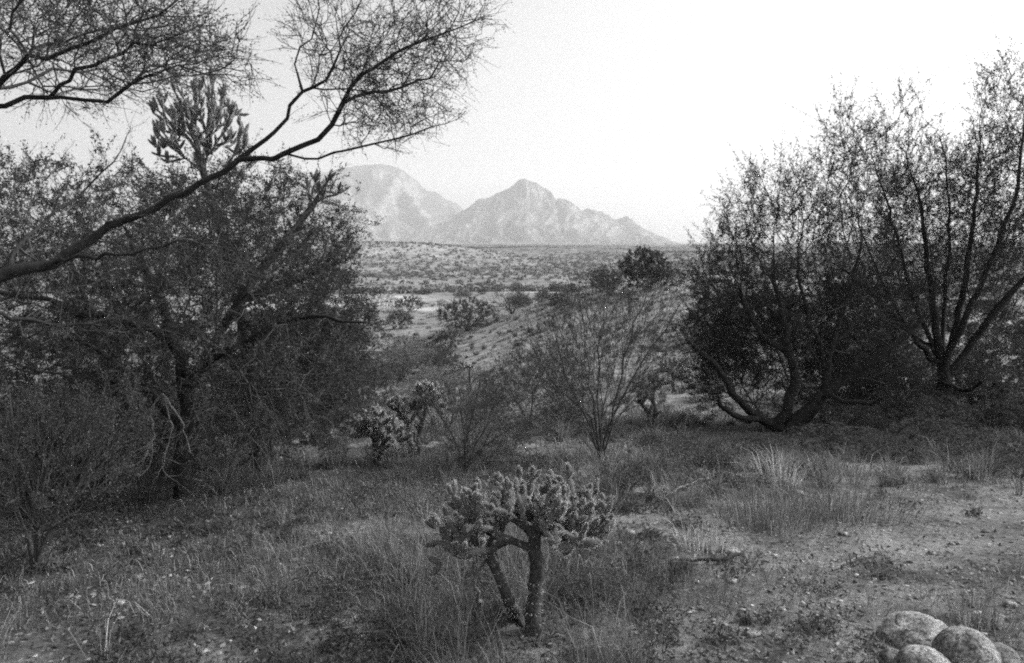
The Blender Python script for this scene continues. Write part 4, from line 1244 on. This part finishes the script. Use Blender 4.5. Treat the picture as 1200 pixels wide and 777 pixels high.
rockpx(1074, 757, 3.30, (.175, .16, .125), 'wide flat-topped pale boulder at the back of the corner pile', 9, M_ROCK, rot=.2)
rockpx(1131, 774, 2.98, (.118, .12, .13), 'smooth rounded boulder on the right side of the corner pile', 2, M_ROCK, rot=.5, amp=.05)
rockpx(1082, 790, 2.85, (.11, .11, .10), 'front boulder of the corner pile, cut by the picture edge', 3, M_ROCK, rot=1.2, amp=.07)
rockpx(1168, 775, 3.05, (.085, .09, .075), 'small dark stone right of the corner boulders', 4, M_ROCKD, name='stone', sub=4)
rockpx(1046, 775, 3.0, (.05, .06, .05), 'small stone wedged at the left of the corner boulders', 5, M_ROCKD, name='stone', sub=4)


def stone(px, py, s, label, seed, mat=None, group=None):
    b = G(px, py)
    return rock(b + [0, 0, s * .2], (s, s * .8, s * .55), label, seed, mat or M_ROCK, 'stone', group, seed * 1.3, 'stone', .3, 3)


stone(1183, 710, .035, 'single pale stone near the right edge above the boulders', 11)
stone(856, 649, .055, 'pale stone behind the right end of the fallen stick', 12)
stone(832, 647, .04, 'rounded grey stone behind the middle of the fallen stick', 13, M_ROCKD)
stone(936, 580, .05, 'pale stone in front of the tall straw-coloured clump', 14)
stone(882, 745, .035, 'pale stone alone in the gravel clearing', 15)
stone(735, 628, .06, 'flat pale stone right of the foreground cholla\'s crown', 16)
for q in range(46):
    a, c = rs.uniform(20, 1190), rs.uniform(560, 772)
    stone(a, c, rs.uniform(.012, .032), 'loose small stone lying on the foreground slope', 20 + q, group='loose small stones on the slope', mat=M_ROCK if rs.uniform() < .6 else M_ROCKD)

# fallen stick on the clearing
yst = G(830, 662)[1]
def gl(px, py, dz=.015):
    return G(px, py) + np.array([0, 0, dz])
woody('fallen_stick', gl(795, 658), [(np.array([gl(795, 659), gl(822, 661, .02), (gl(848, 661, .03)), gl(871, 653, .03)]), [.006, .009, .011, .010])], np.zeros((0, 3)),
      'dark crooked fallen stick lying across the edge of the clearing', 'stick', (M_BARK, M_BARK, M_BARK), per=0, tw=(.03, .1), ntw=2, limb_r=.001, seed=140, seg=.04, wig=.004)
# fallen dead twigs in the shade
for q, (a, c, a2, c2, lb) in enumerate([(770, 588, 840, 560, 'long thin dead twig at the left end of the mesquite shade'),
                                        (1020, 545, 1060, 575, 'thin dead twig on the ground under the right-hand trees'),
                                        (975, 670, 1030, 650, 'pale dry twig on the clearing in front of the right-hand clump')]):
    woody('dead_twig', gl(a, c), [(np.array([gl(a, c, .01), gl((a + a2) / 2, (c + c2) / 2, .04), gl(a2, c2, .02)]), [.006, .005, .003])], pxell(8, (a + a2) / 2, (c + c2) / 2, gl(a2, c2)[1], 25, 8, .1, RG) * 1.0,
          lb, 'twig', (M_BARKP, M_BARKP, M_BARKP), per=0, tw=(.03, .12), ntw=1, limb_r=.001, seed=141 + q, seg=.06, wig=.006)
